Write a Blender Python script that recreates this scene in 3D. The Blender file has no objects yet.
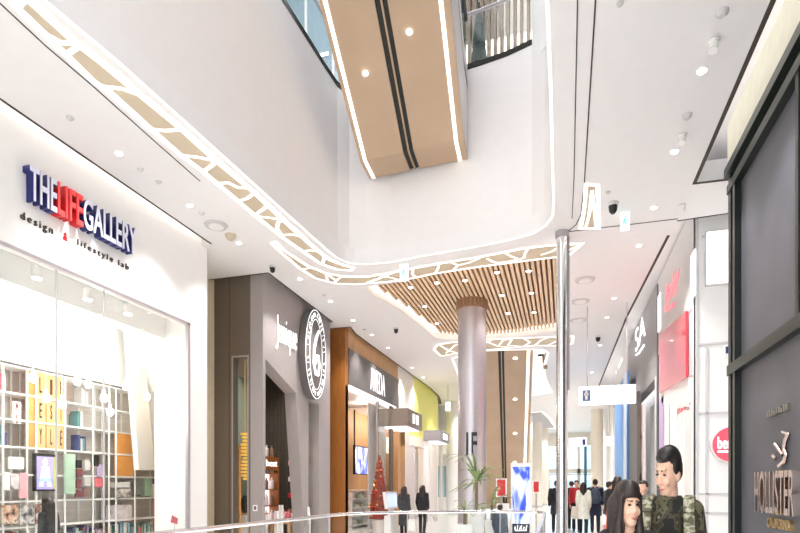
import bpy, bmesh, math, random
from mathutils import Vector as V, Matrix as M
from mathutils.geometry import tessellate_polygon
random.seed(7)
C = bpy.context.scene.collection
sc = bpy.context.scene
# ------------------------------------------------------------------ camera
FL, HZ, VX, CH = 560.0, 486.0, 564.0, 1.5
YAW = math.atan((VX - 400) / FL)
cd = bpy.data.cameras.new('camera'); cam = bpy.data.objects.new('camera', cd); C.objects.link(cam)
cam.location = (0, 0, CH); cam.rotation_euler = (math.pi/2, 0, YAW)
cd.sensor_width = 36; cd.lens = FL/800*36; cd.shift_y = (HZ-266.5)/800
cd.clip_start = .05; cd.clip_end = 300
sc.camera = cam
def ray(x, y):
    u = (x-400)/FL
    return V((-math.sin(YAW)+u*math.cos(YAW), math.cos(YAW)+u*math.sin(YAW), (HZ-y)/FL))
O0 = V((0, 0, CH))
def aD(x, y, d): return O0 + ray(x, y)*d
def aX(x, y, X): r = ray(x, y); return O0 + r*(X/r.x)
def aY(x, y, Y): r = ray(x, y); return O0 + r*(Y/r.y)
def aZ(x, y, z): r = ray(x, y); return O0 + r*((z-CH)/r.z)
# ------------------------------------------------------------------ materials
def mat(name, col, rough=.5, metal=0, emit=None, es=0, var=.04, vs=6.0, bump=0, spec=None, coat=0):
    m = bpy.data.materials.new(name); m.use_nodes = True
    nt = m.node_tree; b = nt.nodes['Principled BSDF']
    n = nt.nodes.new('ShaderNodeTexNoise'); n.inputs['Scale'].default_value = vs; n.inputs['Detail'].default_value = 4
    tc = nt.nodes.new('ShaderNodeTexCoord'); nt.links.new(tc.outputs['Object'], n.inputs['Vector'])
    r = nt.nodes.new('ShaderNodeValToRGB')
    r.color_ramp.elements[0].position = .3; r.color_ramp.elements[1].position = .7
    r.color_ramp.elements[0].color = [max(0, c*(1-var)) for c in col]+[1]
    r.color_ramp.elements[1].color = [min(1, c*(1+var)) for c in col]+[1]
    nt.links.new(n.outputs['Fac'], r.inputs['Fac']); nt.links.new(r.outputs['Color'], b.inputs['Base Color'])
    b.inputs['Roughness'].default_value = rough; b.inputs['Metallic'].default_value = metal
    if coat: b.inputs['Coat Weight'].default_value = coat
    if emit: b.inputs['Emission Color'].default_value = list(emit)+[1]; b.inputs['Emission Strength'].default_value = es
    if bump:
        bp = nt.nodes.new('ShaderNodeBump'); bp.inputs['Strength'].default_value = bump; bp.inputs['Distance'].default_value = .01
        nt.links.new(n.outputs['Fac'], bp.inputs['Height']); nt.links.new(bp.outputs['Normal'], b.inputs['Normal'])
    return m
def S(r, g, b):   # sRGB 0-255 to linear
    return tuple((c/255/12.92 if c <= 10 else ((c/255+.055)/1.055)**2.4) for c in (r, g, b))
def tex_mat(name, cols, kind='noise', scale=4, rough=.6, stretch=(1, 1, 1), pos=None, emit=0, interp='LINEAR', detail=3, metal=0, dist=0):
    m = bpy.data.materials.new(name); m.use_nodes = True; nt = m.node_tree; b = nt.nodes['Principled BSDF']
    tc = nt.nodes.new('ShaderNodeTexCoord'); mp = nt.nodes.new('ShaderNodeMapping'); mp.inputs['Scale'].default_value = stretch
    nt.links.new(tc.outputs['Object'], mp.inputs['Vector'])
    if kind == 'wave':
        t = nt.nodes.new('ShaderNodeTexWave'); t.inputs['Scale'].default_value = scale; t.inputs['Distortion'].default_value = dist; t.inputs['Detail'].default_value = detail
    elif kind == 'voronoi':
        t = nt.nodes.new('ShaderNodeTexVoronoi'); t.inputs['Scale'].default_value = scale
    else:
        t = nt.nodes.new('ShaderNodeTexNoise'); t.inputs['Scale'].default_value = scale; t.inputs['Detail'].default_value = detail; t.inputs['Distortion'].default_value = dist
    nt.links.new(mp.outputs['Vector'], t.inputs['Vector'])
    r = nt.nodes.new('ShaderNodeValToRGB'); r.color_ramp.interpolation = interp
    k = len(cols); els = r.color_ramp.elements
    while len(els) < k: els.new(.5)
    for i, c in enumerate(cols):
        els[i].position = (pos[i] if pos else .3+.4*i/max(1, k-1)); els[i].color = list(c)+[1]
    nt.links.new(t.outputs['Fac' if kind != 'voronoi' else 'Distance'], r.inputs['Fac'])
    nt.links.new(r.outputs['Color'], b.inputs['Base Color']); b.inputs['Roughness'].default_value = rough; b.inputs['Metallic'].default_value = metal
    if emit:
        nt.links.new(r.outputs['Color'], b.inputs['Emission Color']); b.inputs['Emission Strength'].default_value = emit
    return m
def tile_mat(name, c1, c2, mortar, w, h, rough=.5, msize=.01, rot=None, off=0):
    m = bpy.data.materials.new(name); m.use_nodes = True; nt = m.node_tree; b = nt.nodes['Principled BSDF']
    tc = nt.nodes.new('ShaderNodeTexCoord'); mp = nt.nodes.new('ShaderNodeMapping')
    if rot: mp.inputs['Rotation'].default_value = rot
    t = nt.nodes.new('ShaderNodeTexBrick'); t.offset = off
    t.inputs['Color1'].default_value = list(c1)+[1]; t.inputs['Color2'].default_value = list(c2)+[1]; t.inputs['Mortar'].default_value = list(mortar)+[1]
    t.inputs['Scale'].default_value = 1; t.inputs['Mortar Size'].default_value = msize; t.inputs['Brick Width'].default_value = w; t.inputs['Row Height'].default_value = h
    nt.links.new(tc.outputs['Object'], mp.inputs['Vector']); nt.links.new(mp.outputs['Vector'], t.inputs['Vector'])
    nt.links.new(t.outputs['Color'], b.inputs['Base Color']); b.inputs['Roughness'].default_value = rough
    return m
def glass_mat(name, tint=(1, 1, 1), refl=.08):
    m = bpy.data.materials.new(name); m.use_nodes = True; nt = m.node_tree; nt.nodes.remove(nt.nodes['Principled BSDF'])
    o = nt.nodes['Material Output']; t = nt.nodes.new('ShaderNodeBsdfTransparent'); t.inputs['Color'].default_value = list(tint)+[1]
    g = nt.nodes.new('ShaderNodeBsdfGlossy'); g.inputs['Roughness'].default_value = .03
    lw = nt.nodes.new('ShaderNodeLayerWeight'); lw.inputs['Blend'].default_value = .5
    pw = nt.nodes.new('ShaderNodeMath'); pw.operation = 'POWER'; pw.inputs[1].default_value = 4.0; nt.links.new(lw.outputs['Facing'], pw.inputs[0])
    f = nt.nodes.new('ShaderNodeMath'); f.operation = 'MULTIPLY_ADD'; f.inputs[1].default_value = .45; f.inputs[2].default_value = refl*.35; nt.links.new(pw.outputs[0], f.inputs[0])
    n = nt.nodes.new('ShaderNodeTexNoise'); n.inputs['Scale'].default_value = 3
    bp = nt.nodes.new('ShaderNodeBump'); bp.inputs['Strength'].default_value = .01; nt.links.new(n.outputs['Fac'], bp.inputs['Height']); nt.links.new(bp.outputs['Normal'], g.inputs['Normal'])
    x = nt.nodes.new('ShaderNodeMixShader'); nt.links.new(f.outputs[0], x.inputs['Fac']); nt.links.new(t.outputs[0], x.inputs[1]); nt.links.new(g.outputs[0], x.inputs[2])
    nt.links.new(x.outputs[0], o.inputs['Surface']); return m
W = {}
W['ceil'] = mat('white_ceiling_paint', S(240, 238, 238), .7, var=.01)
W['white'] = mat('white_paint', S(242, 240, 238), .5, var=.01)
W['cream'] = mat('cream_paint', S(240, 230, 216), .6, var=.02)
W['fascia'] = mat('warm_white_fascia', S(240, 236, 235), .55, var=.01)
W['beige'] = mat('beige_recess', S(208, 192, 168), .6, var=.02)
W['beigewall'] = mat('beige_stone', S(226, 210, 182), .5, var=.04)
W['dark'] = mat('dark_metal', S(40, 38, 36), .4, .6)
W['black'] = mat('black_plastic', S(22, 22, 24), .4)
W['gap'] = mat('gap_shade_and_dark_letters', S(70, 62, 58), .8)  # painted shade of ceiling gaps; also plain dark for letters and joints
W['steel'] = mat('brushed_steel', S(192, 186, 190), .36, .65, var=.06, vs=30)
W['chrome'] = mat('polished_steel', S(225, 224, 226), .14, 1, var=.03)
W['glass'] = glass_mat('clear_glass', (.97, .985, .98))
W['led'] = mat('led_tube', S(255, 252, 244), .5, emit=(1, .97, .93), es=.8)
W['ledw'] = mat('led_warm', S(255, 240, 210), .5, emit=(1, .94, .84), es=1.7)
W['ledw2'] = mat('led_cove_bright', S(255, 246, 226), .5, emit=(1, .96, .91), es=2.2)
W['ledw3'] = mat('led_cove_left', S(255, 248, 232), .5, emit=(1, .96, .88), es=7)
W['ledc'] = mat('lamp_glow', S(255, 252, 250), .5, emit=(1, .95, .88), es=8)
W['sign'] = mat('lit_sign_white', S(255, 255, 255), .5, emit=(.95, .96, 1), es=.75)
W['signp'] = mat('lit_sign_panel', S(250, 250, 250), .5, emit=(1, 1, 1), es=.7)
W['navy'] = mat('navy_enamel', S(38, 42, 110), .4)
W['red'] = mat('red_enamel', S(214, 34, 40), .4)
W['redp'] = mat('red_panel', S(206, 44, 58), .35)
W['slat'] = tex_mat('oak_slat', [S(236, 208, 176), S(222, 190, 156)], 'noise', 3, .55, (20, 1, 20))
W['slatback'] = mat('slat_backing', S(164, 126, 96), .8)
W['brown'] = mat('taupe_panel', S(104, 92, 78), .6, var=.03, vs=2)
W['taupe'] = mat('lit_and_plain_taupe', S(160, 152, 150), .55, var=.02)
W['dkbrown'] = tile_mat('dark_brown_brick', S(74, 64, 56), S(64, 56, 48), S(50, 44, 38), .5, .12, .7, rot=(math.pi/2, 0, math.pi/2), off=.5)
W['wood'] = tex_mat('orange_brown_wood', [S(170, 106, 46), S(150, 90, 36)], 'noise', 2.5, .45, (8, 8, .6))
W['woodl'] = tex_mat('light_wood', [S(206, 160, 112), S(188, 142, 96)], 'noise', 2.5, .5, (8, 8, .6))
W['gold'] = mat('gold_orange_panel', S(220, 152, 76), .5, var=.08)
W['grey'] = mat('dark_grey_panel', S(104, 98, 96), .5, var=.02)
W['grey2'] = mat('mid_grey_panel', S(150, 146, 148), .5, var=.02)
W['lgrey'] = mat('light_grey_panel', S(205, 202, 202), .5, var=.02)
W['green'] = mat('lime_green_panel', S(240, 236, 130), .5, var=.03)
W['copper'] = tex_mat('bronze_beige_cladding', [S(186, 160, 134), S(178, 152, 126)], 'noise', 1.2, .42, (1, 1, 1))
W['bronze'] = mat('bronze_cladding', S(176, 150, 122), .4, .2)
W['stripe'] = mat('black_olive_glazing', S(14, 16, 8), .5)
W['charcoal'] = mat('charcoal_slate', S(84, 84, 92), .45, var=.12, vs=1.5)
W['blackframe'] = mat('black_green_frame', S(20, 28, 24), .35)
W['blue'] = mat('blue_panel', S(84, 140, 206), .4, var=.02)
W['pink'] = mat('pink_panel', S(240, 176, 184), .5)
W['skin'] = mat('skin', S(232, 186, 160), .5, var=.03, vs=20)
W['hair'] = tex_mat('dark_brown_hair', [S(30, 22, 20), S(52, 38, 34)], 'noise', 30, .4, (6, 6, .5))
W['leaf'] = tex_mat('leaf_green', [S(96, 120, 72), S(150, 166, 112)], 'noise', 8, .5)
W['pot'] = mat('white_ceramic', S(240, 240, 238), .3, var=.01)
W['screen'] = tex_mat('blue_screen_picture', [S(242, 240, 252), S(150, 160, 236), S(40, 70, 200), S(24, 40, 140)], 'noise', 1.5, .3, (2.2, 2.2, .7), [.35, .48, .56, .7], .9, dist=1.2)
W['floor'] = tile_mat('polished_floor_tile', S(238, 236, 233), S(234, 231, 228), S(206, 202, 198), .9, .9, .12, .006)
W['camo'] = tex_mat('camouflage_cloth', [S(30, 30, 27), S(66, 62, 46), S(52, 44, 36), S(92, 90, 66), S(40, 40, 34), S(132, 128, 104)], 'noise', 11, .9, (1, 1, .7), [.0, .42, .47, .51, .57, .62], 0, 'CONSTANT', 6)
W['camol'] = tex_mat('pale_camouflage_webbing', [S(88, 86, 66), S(150, 146, 122), S(182, 178, 158), S(116, 112, 90)], 'noise', 30, .85, (1, 1, 1), [.38, .47, .55, .62], 0, 'CONSTANT', 4)
# ------------------------------------------------------------------ mesh builder
class MB:
    def __init__(s): s.b = bmesh.new()
    def face(s, pts):
        return s.b.faces.new([s.b.verts.new(p) for p in pts])
    def prism(s, pts, vec):
        pts = [V(p) for p in pts]; vec = V(vec); n = len(pts)
        A = [s.b.verts.new(p) for p in pts]; B = [s.b.verts.new(p+vec) for p in pts]
        for i in range(n): s.b.faces.new((A[i], A[(i+1) % n], B[(i+1) % n], B[i]))
        for t in tessellate_polygon([pts]):
            s.b.faces.new([A[i] for i in t]); s.b.faces.new([B[i] for i in reversed(t)])
        return s
    def box(s, x0, x1, y0, y1, z0, z1):
        return s.prism([(x0, y0, z0), (x1, y0, z0), (x1, y1, z0), (x0, y1, z0)], (0, 0, z1-z0))
    def bar(s, p, q, w, h, up=(0, 0, 1)):
        p, q = V(p), V(q); d = (q-p).normalized(); u = V(up)
        if abs(d.dot(u)) > .98: u = V((1, 0, 0))
        a = d.cross(u).normalized()*w/2; c = a.cross(d).normalized()*h/2
        return s.prism([p-a-c, p+a-c, p+a+c, p-a+c], q-p)
    def tube(s, p, q, r0, r1=None, n=12):
        if r1 is None: r1 = r0
        p, q = V(p), V(q); d = q-p; rot = d.to_track_quat('Z', 'Y').to_matrix()
        ring = lambda c, r: [s.b.verts.new(c + rot @ V((r*math.cos(2*math.pi*i/n), r*math.sin(2*math.pi*i/n), 0))) for i in range(n)]
        A, B = ring(p, r0), ring(q, max(r1, 1e-4))
        for i in range(n): s.b.faces.new((A[i], A[(i+1) % n], B[(i+1) % n], B[i]))
        s.b.faces.new(A[::-1]); s.b.faces.new(B); return s
    def path(s, pts, r, n=8):
        for a, b in zip(pts, pts[1:]): s.tube(a, b, r, r, n)
        for p in pts[1:-1]: s.ell(p, (r, r, r), n, 4)
        return s
    def lathe(s, c, prof, n=20, sx=1, sy=1):
        c = V(c); rings = [[s.b.verts.new(c+V((sx*max(r, 1e-4)*math.cos(2*math.pi*i/n), sy*max(r, 1e-4)*math.sin(2*math.pi*i/n), z))) for i in range(n)] for r, z in prof]
        for A, B in zip(rings, rings[1:]):
            for i in range(n): s.b.faces.new((A[i], A[(i+1) % n], B[(i+1) % n], B[i]))
        s.b.faces.new(rings[0][::-1]); s.b.faces.new(rings[-1]); return s
    def ell(s, c, r, n=14, m=8, rot=None):
        c = V(c); R = rot or M.Identity(3); st = len(s.b.verts)
        rings = []
        for j in range(1, m):
            t = math.pi*j/m
            rings.append([s.b.verts.new(c+R @ V((r[0]*math.sin(t)*math.cos(2*math.pi*i/n), r[1]*math.sin(t)*math.sin(2*math.pi*i/n), r[2]*math.cos(t)))) for i in range(n)])
        T = s.b.verts.new(c+R @ V((0, 0, r[2]))); B = s.b.verts.new(c-R @ V((0, 0, r[2])))
        for A, D in zip(rings, rings[1:]):
            for i in range(n): s.b.faces.new((A[i], D[i], D[(i+1) % n], A[(i+1) % n]))
        for i in range(n):
            s.b.faces.new((T, rings[0][i], rings[0][(i+1) % n])); s.b.faces.new((B, rings[-1][(i+1) % n], rings[-1][i]))
        return s
    def cap(s, p, q, r0, r1, n=14):     # tapered capsule
        p, q = V(p), V(q); s.tube(p, q, r0, r1, n); s.ell(p, (r0,)*3, n, 8); s.ell(q, (r1,)*3, n, 8); return s
    def ribbon(s, pts, w, t=.02, closed=False):   # flat strip in the XY plane, hanging down by t
        P = [V(p) for p in pts]; n = len(P); L, R = [], []
        for i in range(n):
            a = P[i-1] if (i or closed) else None; b = P[(i+1) % n] if (i < n-1 or closed) else None
            d1 = (P[i]-a).to_2d().normalized() if a is not None else None; d2 = (b-P[i]).to_2d().normalized() if b is not None else None
            if d1 is None: d1 = d2
            if d2 is None: d2 = d1
            d = (d1+d2); d = d.normalized() if d.length > 1e-4 else d1
            k = 1/max(.5, d.dot(d1)); nn = V((-d.y, d.x, 0))*w/2*k
            L.append(P[i]+nn); R.append(P[i]-nn)
        dn = V((0, 0, -t)); rng = range(n if closed else n-1)
        vl = [[s.b.verts.new(p) for p in X] for X in (L, R, [p+dn for p in L], [p+dn for p in R])]
        for i in rng:
            j = (i+1) % n
            s.b.faces.new((vl[0][i], vl[0][j], vl[1][j], vl[1][i])); s.b.faces.new((vl[2][i], vl[3][i], vl[3][j], vl[2][j]))
            s.b.faces.new((vl[0][i], vl[2][i], vl[2][j], vl[0][j])); s.b.faces.new((vl[1][i], vl[1][j], vl[3][j], vl[3][i]))
        if not closed:
            s.b.faces.new((vl[0][0], vl[1][0], vl[3][0], vl[2][0])); s.b.faces.new((vl[0][-1], vl[2][-1], vl[3][-1], vl[1][-1]))
        return s
    def build(s, name, m, parent=None, smooth=False, bevel=0):
        bmesh.ops.recalc_face_normals(s.b, faces=s.b.faces)
        me = bpy.data.meshes.new(name); s.b.to_mesh(me); s.b.free()
        return link(name, me, m, parent, smooth, bevel)
def link(name, me, m, parent=None, smooth=False, bevel=0):
    o = bpy.data.objects.new(name, me); C.objects.link(o)
    if m is not None: me.materials.append(m)
    if smooth:
        for p in me.polygons: p.use_smooth = True
        me.set_sharp_from_angle(angle=math.radians(40))
    if bevel:
        b = o.modifiers.new('bevel', 'BEVEL'); b.width = bevel; b.segments = 2; b.limit_method = 'ANGLE'
    if parent is not None:
        o.parent = parent; o.matrix_parent_inverse = M.Translation(-root_loc(parent))
    return o
LOC = {}
def root_loc(p): return LOC.get(p.name, V((0, 0, 0)))
def thing(name, label, cat, loc=(0, 0, 0), group=None):
    o = bpy.data.objects.new(name, None); C.objects.link(o); o.location = loc; o.empty_display_size = .1
    LOC[o.name] = V(loc); o['label'] = label; o['category'] = cat
    if group: o['group'] = group
    return o
def tag(o, label, cat, group=None):
    o['label'] = label; o['category'] = cat
    if group: o['group'] = group
    return o
def struct(o): o['kind'] = 'structure'; return o
def origin(o, p):    # moves a mesh thing's origin to p
    p = V(p); o.data.transform(M.Translation(-p)); o.location = p; LOC[o.name] = p; return o
def dup(root, off, label=None, group=None):
    r = root.copy(); C.objects.link(r); r.location = root.location+V(off)
    if label: r['label'] = label
    if group: r['group'] = group
    for ch in root.children:
        c = ch.copy(); C.objects.link(c); c.parent = r
        for g in ch.children:
            d = g.copy(); C.objects.link(d); d.parent = c
    return r
def slab(name, outer, holes, z0, z1, m, parent=None):
    cu = bpy.data.curves.new(name, 'CURVE'); cu.dimensions = '2D'; cu.fill_mode = 'BOTH'; cu.extrude = (z1-z0)/2
    for poly in [outer]+holes:
        sp = cu.splines.new('POLY'); sp.points.add(len(poly)-1); sp.use_cyclic_u = True
        for p, q in zip(sp.points, poly): p.co = (q[0], q[1], 0, 1)
    t = bpy.data.objects.new(name, cu); C.objects.link(t)
    dg = bpy.context.evaluated_depsgraph_get(); me = bpy.data.meshes.new_from_object(t.evaluated_get(dg))
    bpy.data.objects.remove(t); bpy.data.curves.remove(cu)
    me.transform(M.Translation((0, 0, (z0+z1)/2))); me.name = name; me.materials.clear()
    return link(name, me, m, parent)
def text(name, s, m, parent, p, q, zt, zb, nrm, depth=.03, bold=0, shear=0, back=0, spacing=1.0):
    """lettering filling the rectangle whose bottom edge runs p -> q (horizontal); zb..zt are its heights"""
    cu = bpy.data.curves.new(name, 'FONT'); cu.body = s; cu.size = 1; cu.extrude = .5; cu.offset = bold; cu.shear = shear; cu.space_character = spacing
    t = bpy.data.objects.new(name, cu); C.objects.link(t)
    dg = bpy.context.evaluated_depsgraph_get(); me = bpy.data.meshes.new_from_object(t.evaluated_get(dg))
    bpy.data.objects.remove(t); bpy.data.curves.remove(cu)
    xs = [v.co.x for v in me.vertices]; ys = [v.co.y for v in me.vertices]
    x0, x1, y0, y1 = min(xs), max(xs), min(ys), max(ys)
    p, q, nrm = V(p), V(q), V(nrm).normalized()
    for v in me.vertices:
        a = (v.co.x-x0)/(x1-x0); b = (v.co.y-y0)/(y1-y0); c = v.co.z+.5
        w = p+(q-p)*a; v.co = V((w.x, w.y, zb+(zt-zb)*b)) + nrm*(c*depth+back)
    me.materials.clear(); me.name = name
    return link(name, me, m, parent)
def spot(p, power, size=2.4, col=(1, .93, .85), r=.06, blend=.8):
    l = bpy.data.lights.new('spot_lamp', 'SPOT'); l.energy = power; l.spot_size = size; l.spot_blend = blend; l.color = col; l.shadow_soft_size = r
    o = bpy.data.objects.new('spot_lamp', l); C.objects.link(o); o.location = p; return o
def point(p, power, col=(1, .93, .85), r=.1):
    l = bpy.data.lights.new('bulb_and_fill_lamp', 'POINT'); l.energy = power; l.color = col; l.shadow_soft_size = r
    o = bpy.data.objects.new('bulb_and_fill_lamp', l); C.objects.link(o); o.location = p; return o
H = 6.0
def z6(l): return [aZ(x, y, H) for x, y in l]
EX = (1, 0, 0); NX = (-1, 0, 0); NY = (0, -1, 0)
# ================================================================== SETTING
VE = z6([(46.5,0),(120,61.5),(207,140),(273,200),(325,247),(337.5,257.5),(349.5,262.7),(366,264),(390,262),(420,256),(480,245.5),(507.5,240),(532,233.4),(545,225),(551.6,215.6),(552.5,199),(551.5,180),(549,90),(545,0)])
VOID = [V((-4.6, -5, H))]+VE+[V((-.17, -5, H))]
SL = z6([(365,287.2),(400,281.8),(435,274.5),(480,267.7),(520,262.5),(557,258)])+z6([(557,332),(520,337),(486,339.5),(455,340.5),(435,338.5),(424,329),(402,312),(374,295)])
V2 = z6([(452.5,358.7),(468,353),(486,350.8),(515,349.8),(542.5,349.4),(548,353),(544,366),(545,378),(552,392.5),(524,397),(490,398),(466,395)])
V3 = z6([(500,417),(521,414),(542,411.5),(549,418),(556,428),(520,430),(500,429)])
ce = [(-6.3,-6),(-6.3,9.0),(-7.6,9.0),(-7.6,10.58),(-5.98,10.58),(-6.1,14.25),(-6.62,14.35),(-6.62,14.78),(-5.78,14.78),(-5.92,15.5),(-5.92,20.5),(-5.9,25),(-6.02,27.5),(-6.45,30),(-8.4,33.5),(-8.4,50),(4.5,50),(4.5,40),(3,34),(1.5,27),(1.6,16),(1.83,10.9),(1.84,10.45),(3.6,10.3),(3.6,9.25),(1.87,9.2),(1.87,-6)]
ceil = slab('ceiling', ce, [[p[:2] for p in VOID], [p[:2] for p in SL], [p[:2] for p in V2], [p[:2] for p in V3]], H, H+.3, W['ceil']); struct(ceil)
# dark strips painting the shade of gaps along ceiling edges, and the right ceiling's grooves
def gap(name, pts, w=.03, t=.006, z=H): return struct(MB().ribbon([V((p[0], p[1], z)) for p in pts], w, t).build(name, W['gap']))
gap('gap_shade_1', [(-6.29,-6),(-6.29,9.0)], .035); gap('gap_shade_2', [(-7.6,10.56),(-5.99,10.56),(-6.09,14.2)], .035)
gap('gap_shade_3', [(-6.6,14.8),(-5.8,14.8),(-5.91,15.5),(-5.91,20.5),(-5.89,25),(-6.01,27.5),(-6.43,30)], .04)
gap('gap_shade_4', [(1.86,-6),(1.86,9.22),(3.6,9.3)], .05); gap('gap_shade_5', [(1.84,10.44),(3.6,10.32)], .03)
gap('gap_shade_6', [(1.80,11.0),(1.6,16),(1.5,27),(3,33.8)], .05); gap('trim_7', [(-.07,10.34),(1.84,10.36)], .02)
gap('trim_8', [(.10,-4),(.12,5.4),(.14,8.6),(.13,9.85)], .012); gap('trim_9', [(.26,-4),(.28,5.4),(.29,8.7),(.27,9.75),(.2,10.1),(.06,10.34)], .016)
gap('gap_shade_10', [p[:2] for p in z6([(0,3),(45,45),(93,86),(150,137),(200,181)])], .014)
# raised cove ceilings above the ceiling edges
cove = struct(MB().box(-8.2, -6.0, -6, 9.2, 6.55, 6.6).box(-8.5, -5.6, 9.2, 34, 6.55, 6.6).build('ceiling_cove', W['ceil']))
cove2 = struct(MB().box(1.3, 3.8, -6, 40, 6.55, 6.6).build('ceiling_cove_right', W['ceil']))
def led(pts, label, w=.05, z=6.33):     # light strips lying on the back of the ceiling edge, inside the cove
    o = MB().ribbon([V((p[0], p[1], z+.03)) for p in pts], w, .03).build('cove_light_strip', W['ledw']); tag(o, label, 'cove light', 'cove lights above the ceiling edges'); return o
W['_'] = W['ledw']; W['ledw'] = W['ledw3']
led([(-6.27,-6),(-6.27,9.0)], 'warm light strip in the ceiling cove above the white shop front on the left'); W['ledw'] = W['_']
led([(-7.5,10.7),(-5.9,10.68),(-6.0,14.2)], 'light strip in the ceiling cove above the taupe shop front')
led([(-6.5,14.9),(-5.7,14.9),(-5.84,15.5),(-5.84,20.5),(-5.82,25)], 'light strip in the ceiling cove above the wood framed shop front')
W['ledw'] = W['ledw2']
led([(1.95,-6),(1.95,9.1)], 'light strip in the ceiling cove above the black shop front')
led([(1.93,11),(1.7,16),(1.6,27)], 'light strip in the ceiling cove above the white and grey shops'); W['ledw'] = W['_']
# floor with the opening to the level below
RAIL = [(-3.45,-1),(-3.40,4.2),(-3.22,7.4),(-3.12,7.9),(-2.85,8.3),(-2.4,8.62),(-1.7,8.95),(-1.0,9.22),(-.6,9.3),(-.4,9.24),(-.3,9.0),(-.26,8.0),(-.22,5.0),(-.22,-1)]
fl = [(-14,-6),(6,-6),(6,50),(-14,50)]
struct(slab('floor', fl, [[(x*.995-.02 if x < -1 else x, y) for x, y in RAIL]], -.35, 0, W['floor']))
struct(MB().box(-14, 6, -6, 20, -5.2, -5).build('floor_lower', W['floor']))
# ---- left wall with the big shop window
lw = MB()
lw.box(-6.7, -6.5, -6, 9.17, 4.45, 6.55).box(-6.7, -6.5, 8.66, 9.17, 0, 4.45).box(-6.7, -6.5, -6, -2, 0, 4.45).box(-7.55, -6.7, 9.0, 9.17, 0, 6.55)
struct(lw.build('wall_left', W['white']))
struct(MB().box(-7.6, -7.4, 9.17, 10.75, 0, 6.55).build('wall_recess', W['beigewall']))
w1 = struct(MB().box(-6.56, -6.545, -2, 8.66, 0, 4.45).build('window_1', W['glass']))
f = MB().box(-6.55, -6.49, 8.6, 8.66, 0, 4.45).box(-6.55, -6.49, -2, 8.66, 4.40, 4.45)
f.build('window_frame', W['steel'], w1)
jt = MB()
for px in (-10, 56.5, 104): y = aX(px, 330, -6.55).y; jt.box(-6.565, -6.54, y-.006, y+.006, 0, 4.42)
jt.build('glazing_joint', W['lgrey'], w1)
# shop interior shell
struct(MB().box(-8.9, -8.75, -2, 11, 0, 4.8).build('wall_shop_back', tile_mat('pale_brick', S(222,216,208), S(214,206,198), S(232,228,222), .3, .09, .7, .006, (math.pi/2,0,math.pi/2), .5)))
struct(MB().box(-8.75, -7.5, 10.85, 11, 0, 4.8).build('wall_shop_end', W['cream']))
struct(MB().box(-8.75, -6.7, -2, 9.0, 4.7, 4.8).box(-8.75, -7.6, 9.0, 10.85, 4.7, 4.8).box(-7.6, -7.3, -2, 9.0, 4.3, 4.7).build('ceiling_shop', W['white']))
struct(MB().box(-8.75, -8.35, -2, 10.85, 3.45, 4.7).build('gap_shade_11', W['white']))
b = MB().prism([aX(122,315,-8.2), aX(146,305,-8.2), aX(156,372,-8.2), aX(148,392,-8.2)], (.15,0,0)).prism([aX(122,315,-8.2), aX(136,312,-8.2), aX(150,470,-8.2), aX(134,470,-8.2)], (.12,0,0))
struct(b.build('beam_shop', W['white']))
struct(MB().box(-8.6, -8.2, 9.78, 10.85, 1.9, 4.3).build('wall_shop_bulkhead', W['white']))
# ---- right side walls
struct(MB().box(2.2, 3.6, 10.83, 10.95, 0, 6.55).build('wall_alcove', W['white']))
struct(MB().box(3.5, 3.6, 8.0, 10.83, 0, 6.55).build('wall_alcove_side', W['white']))
m = MB()
for z in (1.02, 1.35, 2.75, 3.95): m.box(2.22, 3.5, 10.80, 10.83, z, z+.03)
m.box(2.2, 2.24, 10.79, 10.83, 0, 6.4).box(2.36, 2.40, 10.80, 10.83, 0, 3.9)
m.box(2.3, 2.75, 10.80, 10.83, 5.82, 5.85)
struct(m.build('gap_shade_12', W['lgrey']))
lp = thing('wall_light_panel', 'square glowing white panel high on the white alcove wall', 'light panel', (2.6, 10.8, 5.2))
p, q = aY(705,232,10.8), aY(731,284,10.8)
MB().box(p.x, p.x+.6, 10.77, 10.83, q.z, p.z).build('frame', W['lgrey'], lp); MB().box(p.x+.02, p.x+.58, 10.76, 10.77, q.z+.02, p.z-.02).build('diffuser', W['signp'], lp)
# far left white wall, far end
struct(MB().box(-8.4, -8.2, 33, 50, 0, 6.4).box(-8.4, -6.3, 31.0, 31.2, 3.3, 6.4).box(-8.4,-6.3,31.0,31.2,0,.0+.01).build('wall_far_left', W['white']))
struct(MB().box(2.4, 2.6, 27.5, 50, 0, 6.4).build('wall_right', W['white']))
fw = MB().box(-8.4, 4.5, 49.5, 49.8, 4.9, 6.4)
for x in (-8.3, -6.8, -5.2, -3.6, -2.0, -.4, 1.2, 2.8, 4.3): fw.box(x-.12, x+.12, 49.4, 49.8, 0, 4.9)
fw.box(-8.4, 4.5, 49.4, 49.8, 2.55, 2.95)
struct(fw.build('wall_far', W['cream']))
struct(MB().box(-8.4, 4.5, 49.6, 49.63, 0, 4.9).build('window_2', glass_mat('entrance_glass', (.86,.95,.98))))
for i in range(6):
    x = -6.0+1.6*i; d = struct(MB().box(x-.72, x-.66, 49.3, 49.36, 0, 2.5).box(x-.03, x+.03, 49.3, 49.36, 0, 2.5).box(x+.66, x+.72, 49.3, 49.36, 0, 2.5).box(x-.72, x+.72, 49.3, 49.36, 2.4, 2.5).build('door_%d' % (i+1), W['steel']))
    MB().tube((x-.1, 49.25, .9), (x-.1, 49.25, 1.4), .02).tube((x+.1, 49.25, .9), (x+.1, 49.25, 1.4), .02).build('door_handle', W['steel'], d)
bl = thing('outside_building', 'pale blue glass building seen outside through the far entrance', 'building', (-2, 66, 0))
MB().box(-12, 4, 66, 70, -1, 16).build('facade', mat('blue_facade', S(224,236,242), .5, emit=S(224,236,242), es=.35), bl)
wb = MB()
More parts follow.
